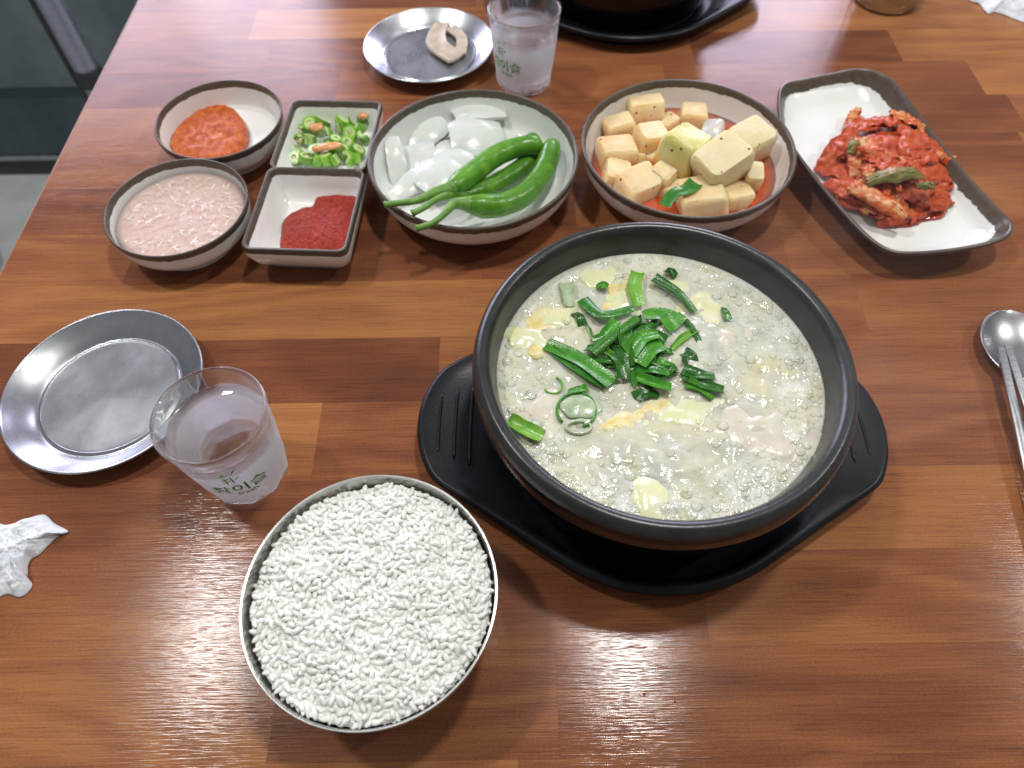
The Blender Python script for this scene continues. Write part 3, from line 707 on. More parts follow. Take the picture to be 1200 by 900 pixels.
# ------------------------------------------------------------------ two-part square dish
def px_rect(z): return [P(*q, z) for q in ((343, 117), (447, 119), (409, 298), (279, 293))]
zt = .0300
c4 = px_rect(zt); cen = sum(c4, Vector())/4
ax = ((c4[1]-c4[0]) + (c4[2]-c4[3])).normalized(); ay = Vector((-ax.y, ax.x, 0))
Wd = ((c4[1]-c4[0]).length + (c4[2]-c4[3]).length)/2; Dp = ((c4[0]-c4[3]).length + (c4[1]-c4[2]).length)/2
SQ = thing('divided_dish', 'brown rimmed rectangular dish with two compartments for chopped peppers and red paste', 'dish', (cen.x, cen.y, 0), math.atan2(ax.y, ax.x))
SQM = Matrix.Translation((cen.x, cen.y, 0)) @ Matrix.Rotation(math.atan2(ax.y, ax.x), 4, 'Z')
def rrect(w, d, rc, z, cx=0, cy=0, n=6):
    pts = []
    for qx, qy, a0 in ((1, 1, 0), (-1, 1, PI/2), (-1, -1, PI), (1, -1, 3*PI/2)):
        for i in range(n+1):
            a = a0 + PI/2*i/n; pts.append((cx + qx*(w/2-rc) + rc*math.cos(a), cy + qy*(d/2-rc) + rc*math.sin(a), z))
    return pts
hw, hd = Wd, Dp
out = [rrect(hw*.70, hd*.80, .006, 0), rrect(hw*.76, hd*.84, .007, .0005), rrect(hw*.77, hd*.845, .007, .005), rrect(hw*.92, hd*.945, .007, .012), rrect(hw*.985, hd*.99, .0065, .022), rrect(hw, hd, .006, .0285), rrect(hw-.0008, hd-.0008, .0058, zt)]
mk('dish_body', *loft(out, cap1=False), 'glaze_square', SQ)
wt = .0030
cw = hw - 2*wt; cd = (hd - 3*wt)/2
for s, nm in ((1, 'compartment'), (-1, 'compartment')):
    cy = s*(cd + wt)/2
    pr = [rrect(cw, cd, .005, zt, 0, cy), rrect(cw-.001, cd-.001, .005, zt-.0012, 0, cy), rrect(cw-.004, cd-.004, .0055, .018, 0, cy), rrect(cw-.012, cd-.012, .007, .009, 0, cy), rrect(cw-.020, cd-.020, .007, .0066, 0, cy), rrect(.004, .004, .001, .0062, 0, cy)]
    mk(nm, *loft(pr, cap0=False), 'glaze_square', SQ)
# rim frame: two rounded rings and the bar between
def rimring(cy):
    a = rrect(cw, cd, .005, zt, 0, cy); b = rrect(cw+wt*1.0, cd+wt*1.0, .0062, zt+.0012, 0, cy); c_ = rrect(cw+wt*2-.0012, cd+wt*2-.0012, .0065, zt-.0004, 0, cy)
    m1 = rrect(cw+.0006, cd+.0006, .0055, zt+.0008, 0, cy); m2 = rrect(cw+wt*1.6, cd+wt*1.6, .0063, zt+.0009, 0, cy)
    return loft([a, m1, b, m2, c_], cap0=False, cap1=False)
for s in (1, -1): mk('rim', *rimring(s*(cd+wt)/2), 'glaze_square', SQ)
tag(heap('red_paste', '', [(770, 660), (785, 610), (840, 580), (885, 570), (905, 535), (960, 525), (1020, 527), (1056, 535), (1050, 600), (1030, 670), (1005, 712), (930, 720), (850, 722), (775, 718)], .0075, .0105, 'ssam', Z2, base=.013, seed=8, amp=.0012, grow=1.1), 'dark red bean paste heaped in the divided dish', 'paste')

# chopped green peppers
M['pep_skin'] = pbr('green_pepper_skin', [(.3, (.10, .30, .02)), (.7, (.24, .46, .05))], 150, rough=.2, vary=.7)
M['pep_flesh'] = pbr('green_pepper_flesh', [(.3, (.40, .58, .16)), (.7, (.62, .72, .34))], 220, bs=.3, bscale=500, rough=.25)
M['pep_seed'] = pbr('pepper_seed_core', [(.3, (.70, .56, .30)), (.7, (.82, .74, .52))], 300, bs=.4, bscale=600, rough=.35)
M['pep_red'] = pbr('orange_pepper_bit', [(.3, (.72, .26, .08)), (.7, (.80, .44, .20))], 160, rough=.25)
def ring_mesh(R, t, h, arc=2*PI, seed=0):
    n = 16; rings_o, V = [], []
    rr = []
    for i in range(n+1):
        a = arc*i/n; k = 1 + .14*N((math.cos(a), math.sin(a)), 1.2, seed)
        ro, ri = R*k, (R-t)*k
        rr.append([(ro*math.cos(a), ro*math.sin(a)*.9, -h/2), (ro*math.cos(a), ro*math.sin(a)*.9, h/2), (ri*math.cos(a), ri*math.sin(a)*.9, h/2), (ri*math.cos(a), ri*math.sin(a)*.9, -h/2)])
    return loft(rr)
protos = []
for q in range(7):
    full = q < 3; R = rnd.uniform(.0042, .0060); t = rnd.uniform(.0017, .0026); h = rnd.uniform(.003, .0065)
    arc = 2*PI*.999 if full else rnd.uniform(2.2, 4.0)
    me = bpy.data.meshes.new('pepper_skin'); v_, f_ = ring_mesh(R, t, h, arc, q); me.from_pydata([tuple(p) for p in v_], [], f_); me.materials.append(M['pep_skin'])
    me2 = bpy.data.meshes.new('pepper_flesh'); v_, f_ = ring_mesh(R-t*.55, t*.9, h+.0003, arc*.998, q); me2.from_pydata([tuple(p) for p in v_], [], f_); me2.materials.append(M['pep_flesh'])
    me3 = None
    if full or q == 3:
        me3 = bpy.data.meshes.new('seed_core'); v_, f_ = blob(R*.42, R*.34, h*.5, 10, 7, .5, 400, q); me3.from_pydata([tuple(p) for p in v_], [], f_); me3.materials.append(M['pep_seed'])
    for mm in (me, me2): mm.polygons.foreach_set('use_smooth', [True]*len(mm.polygons)); mm.set_sharp_from_angle(angle=.7)
    protos.append((me, me2, me3))
spots = [(845, 215, .9), (835, 285, .8), (880, 250, 1.4), (925, 245, 1.3), (935, 290, 1), (985, 265, 1.2), (1005, 240, 1.2), (1035, 285, 1.3), (1050, 230, 1.1), (1085, 240, 1), (1090, 290, .9), (1065, 265, 1.5), (870, 315, 1.1), (840, 345, .8), (815, 385, .7), (865, 385, 1), (905, 355, 1.3), (940, 385, 1), (985, 385, 1), (1025, 385, .9), (1060, 355, .9), (1075, 385, .7), (975, 320, 1.6), (1025, 325, 1.4), (905, 390, .8), (1000, 355, 1.3), (835, 320, 1.0), (960, 345, 1.2)]
for q, (X, Y, lv) in enumerate(spots):
    me, me2, me3 = protos[rnd.randrange(7)]
    p = P(*Z2(X, Y), .010 + .0045*lv)
    t = thing('pepper_slice', 'chopped green pepper slice in the divided dish', 'pepper slice', p, 0, 'chopped peppers')
    t.rotation_euler = (rnd.uniform(-.8, .8), rnd.uniform(-.8, .8), rnd.uniform(0, 6.3))
    for mm, nm in ((me, 'skin'), (me2, 'flesh'), (me3, 'seed_core')):
        if mm: o = bpy.data.objects.new(nm, mm); COL.objects.link(o); o.parent = t; o.scale = (1.25, 1.25, 1.25)
for (X, Y, lx, ly, rz, lb) in ((945, 340, .0110, .0042, .25, 'long orange pepper bit on the chopped green peppers'), (900, 262, .0055, .0045, 0, 'orange seeded pepper bit behind the long one among green slices'), (1085, 222, .0040, .0032, .4, 'small orange pepper bit in the far corner of the divided dish')):
    p = P(*Z2(X, Y), .0215)
    o = mk('pepper_bit', *blob(lx, ly, .0024, 14, 8, .5, 300, X), 'pep_red', loc=p); o.rotation_euler = (0, 0, rz); tag(o, lb, 'pepper bit')

# ------------------------------------------------------------------ onion and whole peppers
def Z3(x, y): return 410 + x/4.089, 80 + y/4.089
M['onion'] = pbr('raw_onion', [(.3, (.70, .74, .68)), (.5, (.80, .83, .79)), (.7, (.74, .79, .68))], 34, stretch=(1, 6, 6), bs=.2, bscale=90, rough=.2, sss=.4, ssss=.005, alpha=.80)
def onion(X, Y, z, R, a, b, th, rx, ry, rz, label, seed):
    """curved wedge cut from an onion layer: part of a sphere shell of radius R, angular half sizes a, b"""
    p = P(*Z3(X, Y), z)
    def fn(s, t):
        la = (s-.5)*2*a; lo = (t-.5)*2*b*(1-.25*abs(s-.5)*2) + .05*N((s*2, t*2), 1.3, seed)
        return (R*math.sin(la)*1.15, R*math.cos(la)*math.sin(lo), R*math.cos(la)*math.cos(lo) - R + .0006*N((s, t), 4, seed))
    R *= 2.05; th *= .95; a *= .66; b *= .74
    v, f = sheet(13, 11, fn, lambda s, t: th*(1-.35*(abs(t-.5)*2)**3)*(1-.3*(abs(s-.5)*2)**4))
    o = mk('onion_piece', v, f, 'onion', loc=p, auto=70); o.rotation_euler = (rx, ry, rz)
    return tag(o, label, 'onion', 'raw onion pieces')
on = 'raw white onion wedge in the pile beside the green peppers'
onion(610, 190, .024, .024, .55, .55, .0045, -.3, .1, .3, 'raw white onion wedge leaning on the far wall of the bowl', 1)
onion(350, 300, .018, .024, .55, .42, .004, .2, -.2, .7, on, 2)
onion(225, 450, .020, .018, .75, .30, .005, .1, -.6, 1.75, 'thick onion slice standing along the wall of the bowl', 3)
onion(300, 430, .016, .022, .55, .5, .004, .1, -.3, .2, on, 4)
onion(490, 390, .019, .020, .55, .5, .004, .0, .1, 1.0, on, 5)
onion(610, 310, .025, .023, .6, .6, .0045, .2, .15, .2, 'smooth domed onion wedge on top of the pile', 6)
onion(330, 530, .018, .024, .8, .25, .004, .5, .2, .95, 'narrow onion slice beside the pepper stems', 7)
onion(420, 500, .024, .021, .55, .55, .004, .1, -.1, .8, 'glossy onion wedge touching the pepper stems', 8)
onion(520, 460, .021, .020, .5, .5, .004, .3, .1, .5, on, 9)
onion(720, 340, .012, .024, .5, .4, .004, .1, .1, 0, 'onion wedge half hidden behind the peppers', 10)
onion(480, 260, .013, .024, .5, .45, .004, 0, 0, .4, on, 11)
onion(560, 560, .012, .022, .5, .5, .004, 0, 0, .4, 'onion wedge under the green peppers', 12)

M['pepper'] = pbr('green_chilli', [(.3, (.045, .165, .008)), (.55, (.085, .245, .014)), (.8, (.17, .36, .03))], 60, dist=.5, bs=.35, bscale=130, bdist=.0022, rough=.27, spec=.5, vary=.5)
M['pepper_stem'] = pbr('pepper_stem', [(.3, (.09, .24, .025)), (.7, (.17, .33, .05))], 140, bs=.3, bscale=260, rough=.4)
def chilli(px, zz, rad, stem_px, stem_z, label):
    pts = [P(*Z3(*q), z-.003) for q, z in zip(px, zz)]; n = 5
    pts = [Vector(p) for p in smooth_prof([tuple(p) for p in pts], n)]
    m = len(pts); c = Vector((pts[m//2].x, pts[m//2].y, 0))
    rr = []
    for i in range(m):
        s = i/(m-1); k = min(1, .62 + s*2.6) if s < .5 else 1 - .10*(s-.5)/.5
        if s > .86: k *= math.sqrt(max(0.0, 1-((s-.86)/.145)**2))
        rr.append(rad*k*(1+.07*N((s*5, rad*900), 1)+.03*N((s*16, rad*400), 1)))
    t = thing('green_chilli', label, 'pepper', c, 0, 'whole green peppers')
    mk('pod', *tube([p-c for p in pts], [max(r, .0004) for r in rr], 18), 'pepper', t)
    sp = [P(*Z3(*q), z-.0035) for q, z in zip(stem_px, stem_z)]
    sp = [Vector(p) for p in smooth_prof([tuple(p) for p in sp], 4)]; k = len(sp)
    mk('stem', *tube([p-c for p in sp], [.0028 if i == 0 else .0022 + .0034*max(0, (i/(k-1)-.45)/.55)**1.3 for i in range(k)], 12), 'pepper_stem', t)
    e = (pts[1]-pts[0]).normalized()
    mk('calyx', *tube([pts[0]-c - e*.002, pts[0]-c + e*.001, pts[0]-c + e*.0028], [rad*.58, rad*.74, rad*.66], 14), 'pepper_stem', t)
    return t
chilli([(540, 615), (690, 560), (830, 470), (885, 395), (862, 322)], [.030, .022, .020, .021, .023], .0074, [(300, 695), (360, 665), (420, 625), (500, 600), (540, 615)], [.046, .046, .044, .037, .031], 'dark green pepper lying underneath the other two')
chilli([(480, 580), (580, 510), (700, 420), (820, 375), (925, 368)], [.040, .036, .033, .032, .031], .0079, [(165, 655), (240, 645), (320, 635), (400, 600), (482, 580)], [.0465, .047, .047, .044, .040], 'green pepper with the longest stem lying on the onion')
chilli([(560, 650), (690, 660), (830, 610), (930, 490), (975, 345)], [.036, .031, .028, .028, .031], .0083, [(318, 768), (390, 745), (450, 700), (500, 650), (562, 650)], [.044, .0455, .045, .041, .036], 'light green curved pepper along the front wall of the bowl')

# ------------------------------------------------------------------ radish kimchi
def Z4(x, y): return 660 + x/4, 70 + y/4
def radish_mat(name, stops):
    m, nt, b = nodes(name)
    v = coord(nt)
    c = ramp(nt, tnoise(nt, v, 45, 4), stops)
    vo = nt.nodes.new('ShaderNodeTexVoronoi'); vo.inputs['Scale'].default_value = 150; nt.links.new(v, vo.inputs['Vector'])
    sp = math_(nt, 'MULTIPLY', math_(nt, 'LESS_THAN', vo.outputs['Distance'], .16), math_(nt, 'GREATER_THAN', tnoise(nt, v, 120, 2), .53))
    g = nt.nodes.new('ShaderNodeTexCoord'); sx = nt.nodes.new('ShaderNodeSeparateXYZ'); nt.links.new(g.outputs['Generated'], sx.inputs[0])
    soak = math_(nt, 'ADD', sx.outputs['Z'], math_(nt, 'MULTIPLY_ADD', tnoise(nt, v, 70, 4), .9, -.45))
    c = mixc(nt, math_(nt, 'MULTIPLY_ADD', soak, -1.6, .95, True), c, (.78, .38, .10))
    nt.links.new(mixc(nt, sp, c, (.30, .03, .01)), b.inputs['Base Color'])
    bump(nt, b, tnoise(nt, coord(nt, 'Object', (600, 600, 110)), 1, 4), .45, .0014)
    inp(b, rough=.26, sss=.8, ssss=.008); b.inputs['Subsurface Radius'].default_value = (1, .7, .35); return m
M['radish'] = radish_mat('pickled_radish', [(.3, (.81, .53, .24)), (.5, (.84, .66, .37)), (.75, (.86, .75, .50))])
M['radish_pale'] = radish_mat('pale_pickled_radish', [(.3, (.74, .62, .34)), (.7, (.80, .72, .48))])
M['radish_green'] = radish_mat('green_sided_radish', [(.3, (.60, .58, .18)), (.7, (.74, .70, .34))])
M['red_brine'] = pbr('red_brine', [(.3, (.42, .05, .008)), (.7, (.60, .11, .02))], 60, bs=.2, bscale=160, rough=.08, coat=.5, coatr=.03)
tag(mk('radish_brine', *loft([[(r*math.cos(2*PI*j/80), r*math.sin(2*PI*j/80), z) for j in range(80)] for r, z in [(.055, -.006), (.0692, 0), (.06, .0001), (.03, .0002), (.0001, .0002)]]), 'red_brine', loc=RD+Vector((0, 0, .0165))), 'thin red brine under the radish cubes', 'sauce')
cubes = [(385, 250, 150, 120, .022, 'radish', 'cube'), (265, 335, 125, 110, .021, 'radish', ''), (250, 440, 160, 120, .022, 'radish', ''), (245, 548, 130, 100, .018, 'radish', ''), (345, 595, 165, 120, .020, 'radish', ''), (475, 545, 150, 120, .021, 'radish', ''), (400, 385, 130, 130, .024, 'radish', ''), (500, 310, 90, 80, .018, 'radish', ''), (608, 275, 140, 110, .021, 'radish', ''),
 (560, 425, 180, 130, .034, 'radish_green', 'green skinned radish cube on top of the pile'), (738, 490, 205, 170, .036, 'radish_pale', 'largest pale radish cube on top of the pile'), (868, 395, 175, 150, .027, 'radish_pale', 'pale yellow radish cube against the right wall of the bowl'),
 (648, 655, 185, 120, .024, 'radish', 'radish cube beside the green leaf at the front wall of the bowl'), (875, 560, 95, 140, .022, 'radish_pale', 'narrow upright radish slab near the red brine'), (800, 645, 115, 95, .021, 'radish', ''), (695, 352, 120, 80, .021, 'onion', 'white radish lump with a red flake in the middle of the bowl'), (600, 548, 95, 80, .017, 'radish', ''), (690, 590, 80, 70, .014, 'radish', ''), (320, 480, 110, 90, .015, 'radish', ''), (430, 460, 110, 90, .016, 'radish', ''), (330, 290, 100, 90, .014, 'radish', ''), (500, 620, 110, 90, .016, 'radish', ''), (740, 620, 100, 90, .014, 'radish', ''), (540, 500, 110, 90, .018, 'radish', '')]
for q, (X, Y, sx, sy, z, mt, lb) in enumerate(cubes):
    k = .000178
    a, b2, c_ = sx*k/2*1.02, sx*k/2*rnd.uniform(.75, .95), sy*k/2*rnd.uniform(.92, 1.1)
    m_ = min(a, b2, c_); V = []
    v, f = box(-a, a, -b2, b2, -c_, c_, m_*.22)
    # split into a denser, slightly irregular rounded block
    rings_ = []
    for i in range(9):
        zz = -1 + 2*i/8
        for_inset = 1 - .13*(max(0, abs(zz)-.66)/.34)**2
        rg = rrect(2*a*for_inset*(1+.10*zz*N((q, 1), 1.7)), 2*b2*for_inset, m_*.34*for_inset, c_*zz, 0, 0, 4)
        rings_.append([(x*(1+.10*N((x, y, zz*.01), 90, q)) + .34*c_*zz*N((q*1.37, 4), 1.3), y*(1+.16*N((x, y, zz*.01), 90, q+5))*(1+.30*zz*N((q*2.1, 8), 1.1)), z_ + .05*c_*N((x, y), 150, q)) for x, y, z_ in rg])
    o = mk('radish_cube', *loft(rings_), mt, loc=P(*Z4(X, Y), z), auto=55)
    o.rotation_euler = (rnd.uniform(-.25, .25), rnd.uniform(-.25, .25), rnd.uniform(0, 1.57) if q not in (10, 11) else .55)
    tag(o, lb if len(lb) > 6 else 'orange tinted pickled radish cube in the brown rimmed bowl', 'radish', 'pickled radish cubes')
blade('radish_leaf', [(475, 680), (520, 630), (560, 600), (622, 573)], 60, .034, .036, 'chive_dark', 'dark green radish leaf strip between the cubes', 'leaf', 'kimchi greens', .5, conv=Z4, base=0, k=.000152)

# ------------------------------------------------------------------ kimchi plate
zk = .024
kp = [(912, 108), (922, 94), (945, 88), (975, 83), (1005, 80), (1030, 86), (1050, 100), (1075, 130), (1105, 165), (1140, 205), (1170, 238), (1187, 260), (1183, 277), (1160, 288), (1120, 295), (1075, 297), (1045, 292), (1018, 275), (985, 243), (950, 205), (922, 168), (912, 140)]
kw = [P(u, v, zk) for u, v in kp]; kc = sum(kw, Vector())/len(kw); kc.z = 0
def ccw(pts):
    a = sum(p[0]*q[1]-q[0]*p[1] for p, q in zip(pts, pts[1:]+pts[:1])); return pts if a > 0 else pts[::-1]
def closed_smooth(pts, k=8):
    pts = ccw(pts)
    n0 = len(pts); sm = []
    for i in range(n0):
        seg = [pts[(i-1) % n0], pts[i], pts[(i+1) % n0], pts[(i+2) % n0]]
        for s in range(k):
            t = s/k; sm.append(Vector([.5*((2*b) + (cc-a)*t + (2*a-5*b+4*cc-d)*t*t + (-a+3*b-3*cc+d)*t**3) for a, b, cc, d in zip(*seg)]))
    return sm
ko = closed_smooth([Vector((p.x-kc.x, p.y-kc.y, 0)) for p in kw])
nko = len(ko)
ks = [sum((ko[(i+d) % nko] for d in range(-7, 8)), Vector())/15 for i in range(nko)]
knrm = [Vector(((ks[(i+1) % nko]-ks[i-1]).y, -(ks[(i+1) % nko]-ks[i-1]).x, 0)).normalized() for i in range(nko)]
sgn = 1 if knrm[0].dot(ko[0]) > 0 else -1
def koff(d, z, w=1): return [tuple(p - sgn*n*d + Vector((0, 0, z + w*.0022*math.sin(3*2*PI*i/nko+1.0)))) for i, (p, n) in enumerate(zip(ko, knrm))]
def kscl(s, z): return [(p.x*s, p.y*s, z) for p in ko]
kt = thing('kimchi_plate', 'brown rimmed cream oblong plate carrying red cabbage kimchi', 'plate', kc)
mk('plate_body', *loft([kscl(.50, .001), kscl(.60, 0), kscl(.63, .0005), kscl(.66, .004), kscl(.80, .0085), koff(.006, .015, .5), koff(.0012, .0205), koff(0, .0225), koff(.0003, .0236)], cap1=False), 'glaze_plate', kt)
mk('plate_well', *loft([koff(.0045, .0205), koff(.0075, .0155, .8), koff(.0110, .0115, .4), koff(.0150, .0090, .2), kscl(.66, .0078), kscl(.40, .0072), kscl(.02, .007)], cap0=False), 'glaze_plate', kt)
mk('rim', *loft([koff(.0003, .0236), koff(.0010, .0242), koff(.0020, .0242), koff(.0030, .0234), koff(.0045, .0205)], cap0=False, cap1=False), 'glaze_plate', kt)

def kim(name, stops):
    m, nt, b = nodes(name)
    v = coord(nt)
    oi = nt.nodes.new('ShaderNodeObjectInfo'); ad = nt.nodes.new('ShaderNodeVectorMath'); ad.operation = 'ADD'
    nt.links.new(v, ad.inputs[0]); nt.links.new(oi.outputs['Location'], ad.inputs[1])
    n = tnoise(nt, ad.outputs[0], 120, 6, .6, .8)
    g = nt.nodes.new('ShaderNodeTexCoord'); sx = nt.nodes.new('ShaderNodeSeparateXYZ'); nt.links.new(g.outputs['Generated'], sx.inputs[0])
    rib = math_(nt, 'SUBTRACT', .22, math_(nt, 'ABSOLUTE', math_(nt, 'SUBTRACT', sx.outputs['Y'], .5)))
    c = ramp(nt, math_(nt, 'MULTIPLY_ADD', rib, .35, n), stops)
    fl_ = tnoise(nt, ad.outputs[0], 420, 2, .5)
    c = mixc(nt, math_(nt, 'GREATER_THAN', fl_, .67), c, (.30, .016, .005))
    nt.links.new(c, b.inputs['Base Color'])
    bump(nt, b, tnoise(nt, coord(nt, 'Object', (160, 900, 400)), 1, 4, .6), .55, .0012)
    inp(b, rough=.12, sss=.0, ssss=.002, spec=.5); b.inputs['Subsurface Radius'].default_value = (1, .3, .12); return m
M['kim_red'] = kim('kimchi_red_leaf', [(.26, (.26, .014, .003)), (.42, (.48, .052, .005)), (.60, (.56, .085, .010)), (.80, (.64, .20, .05))])
M['kim_pale'] = kim('kimchi_pale_stem', [(.25, (.46, .03, .008)), (.45, (.62, .13, .03)), (.62, (.72, .36, .14)), (.8, (.80, .62, .38))])
M['kim_green'] = kim('kimchi_green_leaf', [(.3, (.10, .10, .02)), (.55, (.20, .19, .045)), (.75, (.46, .14, .03))])
M['kim_juice'] = pbr('kimchi_juice', [(.3, (.45, .03, .006)), (.7, (.62, .07, .012))], 80, rough=.07, coat=.5, coatr=.03)
def Z5(x, y): return 889 + x/3.6, 61 + y/3.6
jz = .0092
tag(heap('kimchi_juice', '', [(300, 470), (320, 400), (390, 335), (480, 300), (620, 310), (700, 350), (755, 420), (800, 510), (810, 620), (785, 690), (700, 715), (600, 738), (510, 705), (430, 670), (365, 610), (315, 530)], .0076, .0022, 'kim_juice', Z5, base=jz, seed=4, amp=.0003, power=.3), 'glossy red kimchi juice puddle on the oblong plate', 'sauce')
inner = heap('kimchi_core', '', [(300, 470), (340, 390), (430, 320), (560, 300), (680, 320), (790, 400), (810, 500), (790, 610), (700, 670), (600, 690), (480, 660), (370, 600)], .0080, .0150, 'kim_red', Z5, base=.012, seed=9, amp=.005, noise_s=110, power=.75)
tag(inner, 'chopped red kimchi mass at the heart of the pile', 'kimchi')
def kleaf(X, Y, z, L, W, rz, rx, ry, mat, label, seed, fold=.20, crink=.0030, thick=.0009):
    p = P(*Z5(X, Y), z)
    def fn(s, t):
        x = (s-.5)*L*1.2; w = W*1.05*(.75+.35*math.sin(PI*min(1, s*1.05)))*(1+.22*N((s*3, seed), 1.1)); y = (t-.5)*w
        zz = -fold*(y*y)/(W*.5) - fold*.55*(x*x)/(L*.5) + crink*N((x*170, y*170), 1, seed) + crink*.55*N((x*430, y*430), 1, seed+3) + crink*.10*math.sin(y*2600 + 3*N((x*120, y*120), 1, seed))
        return (x + .002*N((t*3, s*2), 1.5, seed), y + .0015*N((s*5, t*3), 1.2, seed+9), zz)
    o = mk('kimchi_leaf', *sheet(24, 18, fn, lambda s, t: thick*(1.6-s)*(.45 if min(t, 1-t) < .06 else 1)), mat, loc=p)
    o.rotation_euler = (rx, ry, rz)
    return tag(o, label, 'kimchi', 'kimchi leaves')
KL = 'crumpled red kimchi cabbage leaf in the pile on the oblong plate'
kl = [
 (480, 290, .022, .030, .020, .3, -.3, .1, 'kim_red', KL), (560, 275, .024, .036, .018, .15, -.4, .0, 'kim_red', KL),
 (650, 285, .024, .030, .017, -.5, -.3, .2, 'kim_pale', 'pale edged kimchi leaf at the far side of the pile'), (400, 265, .017, .018, .008, 1.0, -.2, -.2, 'kim_pale', 'small frayed kimchi scrap sticking out at the far left of the pile'),
 (335, 430, .020, .030, .018, .9, .2, -.4, 'kim_red', KL), (380, 380, .022, .030, .014, 1.2, 0, -.3, 'kim_red', KL),
 (325, 490, .017, .026, .014, -.9, .1, -.3, 'kim_red', KL), (440, 440, .028, .030, .018, 1.3, .1, -.3, 'kim_pale', 'pale ribbed kimchi stem piece at the left of the top'),
 (480, 410, .030, .018, .012, .5, .0, 0, 'kim_pale', 'small pale yellow kimchi stem piece on the pile'), (580, 370, .030, .036, .022, -.1, -.2, 0, 'kim_red', KL),
 (700, 360, .027, .034, .020, -.45, -.2, .25, 'kim_red', KL), (740, 410, .024, .036, .016, -.35, -.1, .3, 'kim_red', KL),
 (768, 432, .023, .020, .007, -.05, 0, .2, 'kim_pale', 'pale strip of kimchi stem at the right edge of the pile'), (640, 440, .031, .036, .016, .1, 0, 0, 'kim_red', KL),
 (725, 490, .027, .036, .022, .2, .1, .3, 'kim_red', KL), (780, 540, .018, .024, .016, .8, .2, .3, 'kim_red', KL),
 (520, 540, .029, .034, .016, .5, .3, 0, 'kim_pale', 'pale glossy kimchi leaf below the green strip'), (390, 560, .022, .034, .018, -1.2, .3, -.3, 'kim_red', KL),
 (385, 585, .018, .030, .014, -1.0, .3, -.2, 'kim_red', KL), (620, 560, .028, .030, .020, -.4, .2, 0, 'kim_red', KL),
 (700, 590, .023, .036, .018, -.2, .4, .2, 'kim_red', KL), (770, 620, .016, .026, .014, .5, .3, .3, 'kim_red', KL),
 (470, 625, .019, .036, .016, -.5, .4, -.1, 'kim_red', KL), (600, 680, .015, .030, .014, .25, .5, 0, 'kim_red', KL),
 (690, 660, .015, .024, .013, .6, .4, .1, 'kim_red', KL)]
for i, a in enumerate(kl): kleaf(*a, seed=i+1)
for i in range(16):
    a_ = rnd.random()*6.28; q_ = rnd.uniform(.2, 1)
    kleaf(545 + 195*q_*math.cos(a_), 490 + 165*q_*math.sin(a_), .032 - .012*q_**2, rnd.uniform(.010, .020), rnd.uniform(.006, .012), rnd.uniform(0, 6.28), rnd.uniform(-.4, .4), rnd.uniform(-.4, .4), rnd.choice(('kim_red', 'kim_red', 'kim_pale')), 'small torn kimchi scrap scattered over the pile', 60+i)
for i in range(26):                                # shredded strands tangled over the pile
    a_ = rnd.random()*6.28; q_ = rnd.uniform(.05, 1)
    kleaf(550 + 190*q_*math.cos(a_), 480 + 160*q_*math.sin(a_), .0355 - .014*q_**1.6, rnd.uniform(.018, .034), rnd.uniform(.0035, .0075), rnd.uniform(0, 6.28), rnd.uniform(-.5, .5), rnd.uniform(-.25, .25), rnd.choice(('kim_red', 'kim_red', 'kim_red', 'kim_pale')), 'narrow glossy kimchi shred tangled in the pile', 100+i, fold=.35, crink=.0034)
kleaf(510, 620, .0300, .036, .011, -.72, .45, .1, 'kim_pale', 'long pale kimchi stem strip slanting down the front of the pile', 40, fold=.25, crink=.001, thick=.0022)
kleaf(600, 497, .0425, .036, .011, .14, .1, 0, 'kim_green', 'olive green leaf strip lying on top of the kimchi', 41, fold=.6, crink=.0015)
kleaf(710, 558, .0365, .010, .006, -.1, .2, 0, 'kim_green', 'small dark green leaf scrap on the right of the kimchi', 42, fold=.4)
kleaf(405, 385, .0330, .014, .007, 1.2, .1, 0, 'kim_green', 'small olive leaf scrap on the left of the kimchi', 43, fold=.4)

# ------------------------------------------------------------------ steel plates
def steel_plate(name, label, R, loc, group):
    pr = smooth_prof([(0, .0022), (.6*R, .0022), (.66*R, .0012), (.69*R, 0), (.72*R, .001), (.80*R, .0040), (.90*R, .0085), (.975*R, .0118), (R, .0126), (R, .0134), (.985*R, .0137), (.97*R, .0130), (.90*R, .0098), (.80*R, .0056), (.745*R, .0030), (.725*R, .0024), (.705*R, .0030), (.69*R, .0036), (.66*R, .0034), (.4*R, .0032), (0, .0031)], 4)
    t = thing(name, label, 'plate', loc, 0, group)
    pr = [(max(r, 0), z) for r, z in pr]
    i0 = next(i for i, p in enumerate(pr) if p[0] > .955*R); i1 = next(i for i, p in enumerate(pr) if i > i0+8 and p[0] < .972*R)
    ring = lambda p, n=128: [(max(p[0], 1e-4)*math.cos(2*PI*j/n), max(p[0], 1e-4)*math.sin(2*PI*j/n), p[1]) for j in range(n)]
    mk('plate_back', *loft([ring(p) for p in pr[:i0+1]], cap1=False), 'steel', t)
    mk('plate_face', *loft([ring(p) for p in pr[i1:]], cap0=False), 'steel', t)
    mk('rim', *loft([ring(p) for p in pr[i0:i1+1]], cap0=False, cap1=False), 'steel', t)
    return t
hp = .0135
GS = 'small steel plates'
steel_plate('steel_plate', 'empty round stainless steel plate beside the front shot glass', .165*(H-hp), (-.6928*(H-hp), .6596*(H-hp), 0), GS)
p2 = Vector((-.191*(H-hp), 1.652*(H-hp), 0))
steel_plate('steel_plate', 'small steel plate holding a grey food scrap', .160*(H-hp), p2, GS)
M['scrap'] = pbr('meat_scrap', [(.3, (.42, .33, .25)), (.7, (.60, .50, .40))], 120, bs=.4, bscale=300, rough=.4)
def Z6(x, y): return 400 + x/2.4, y/2.4
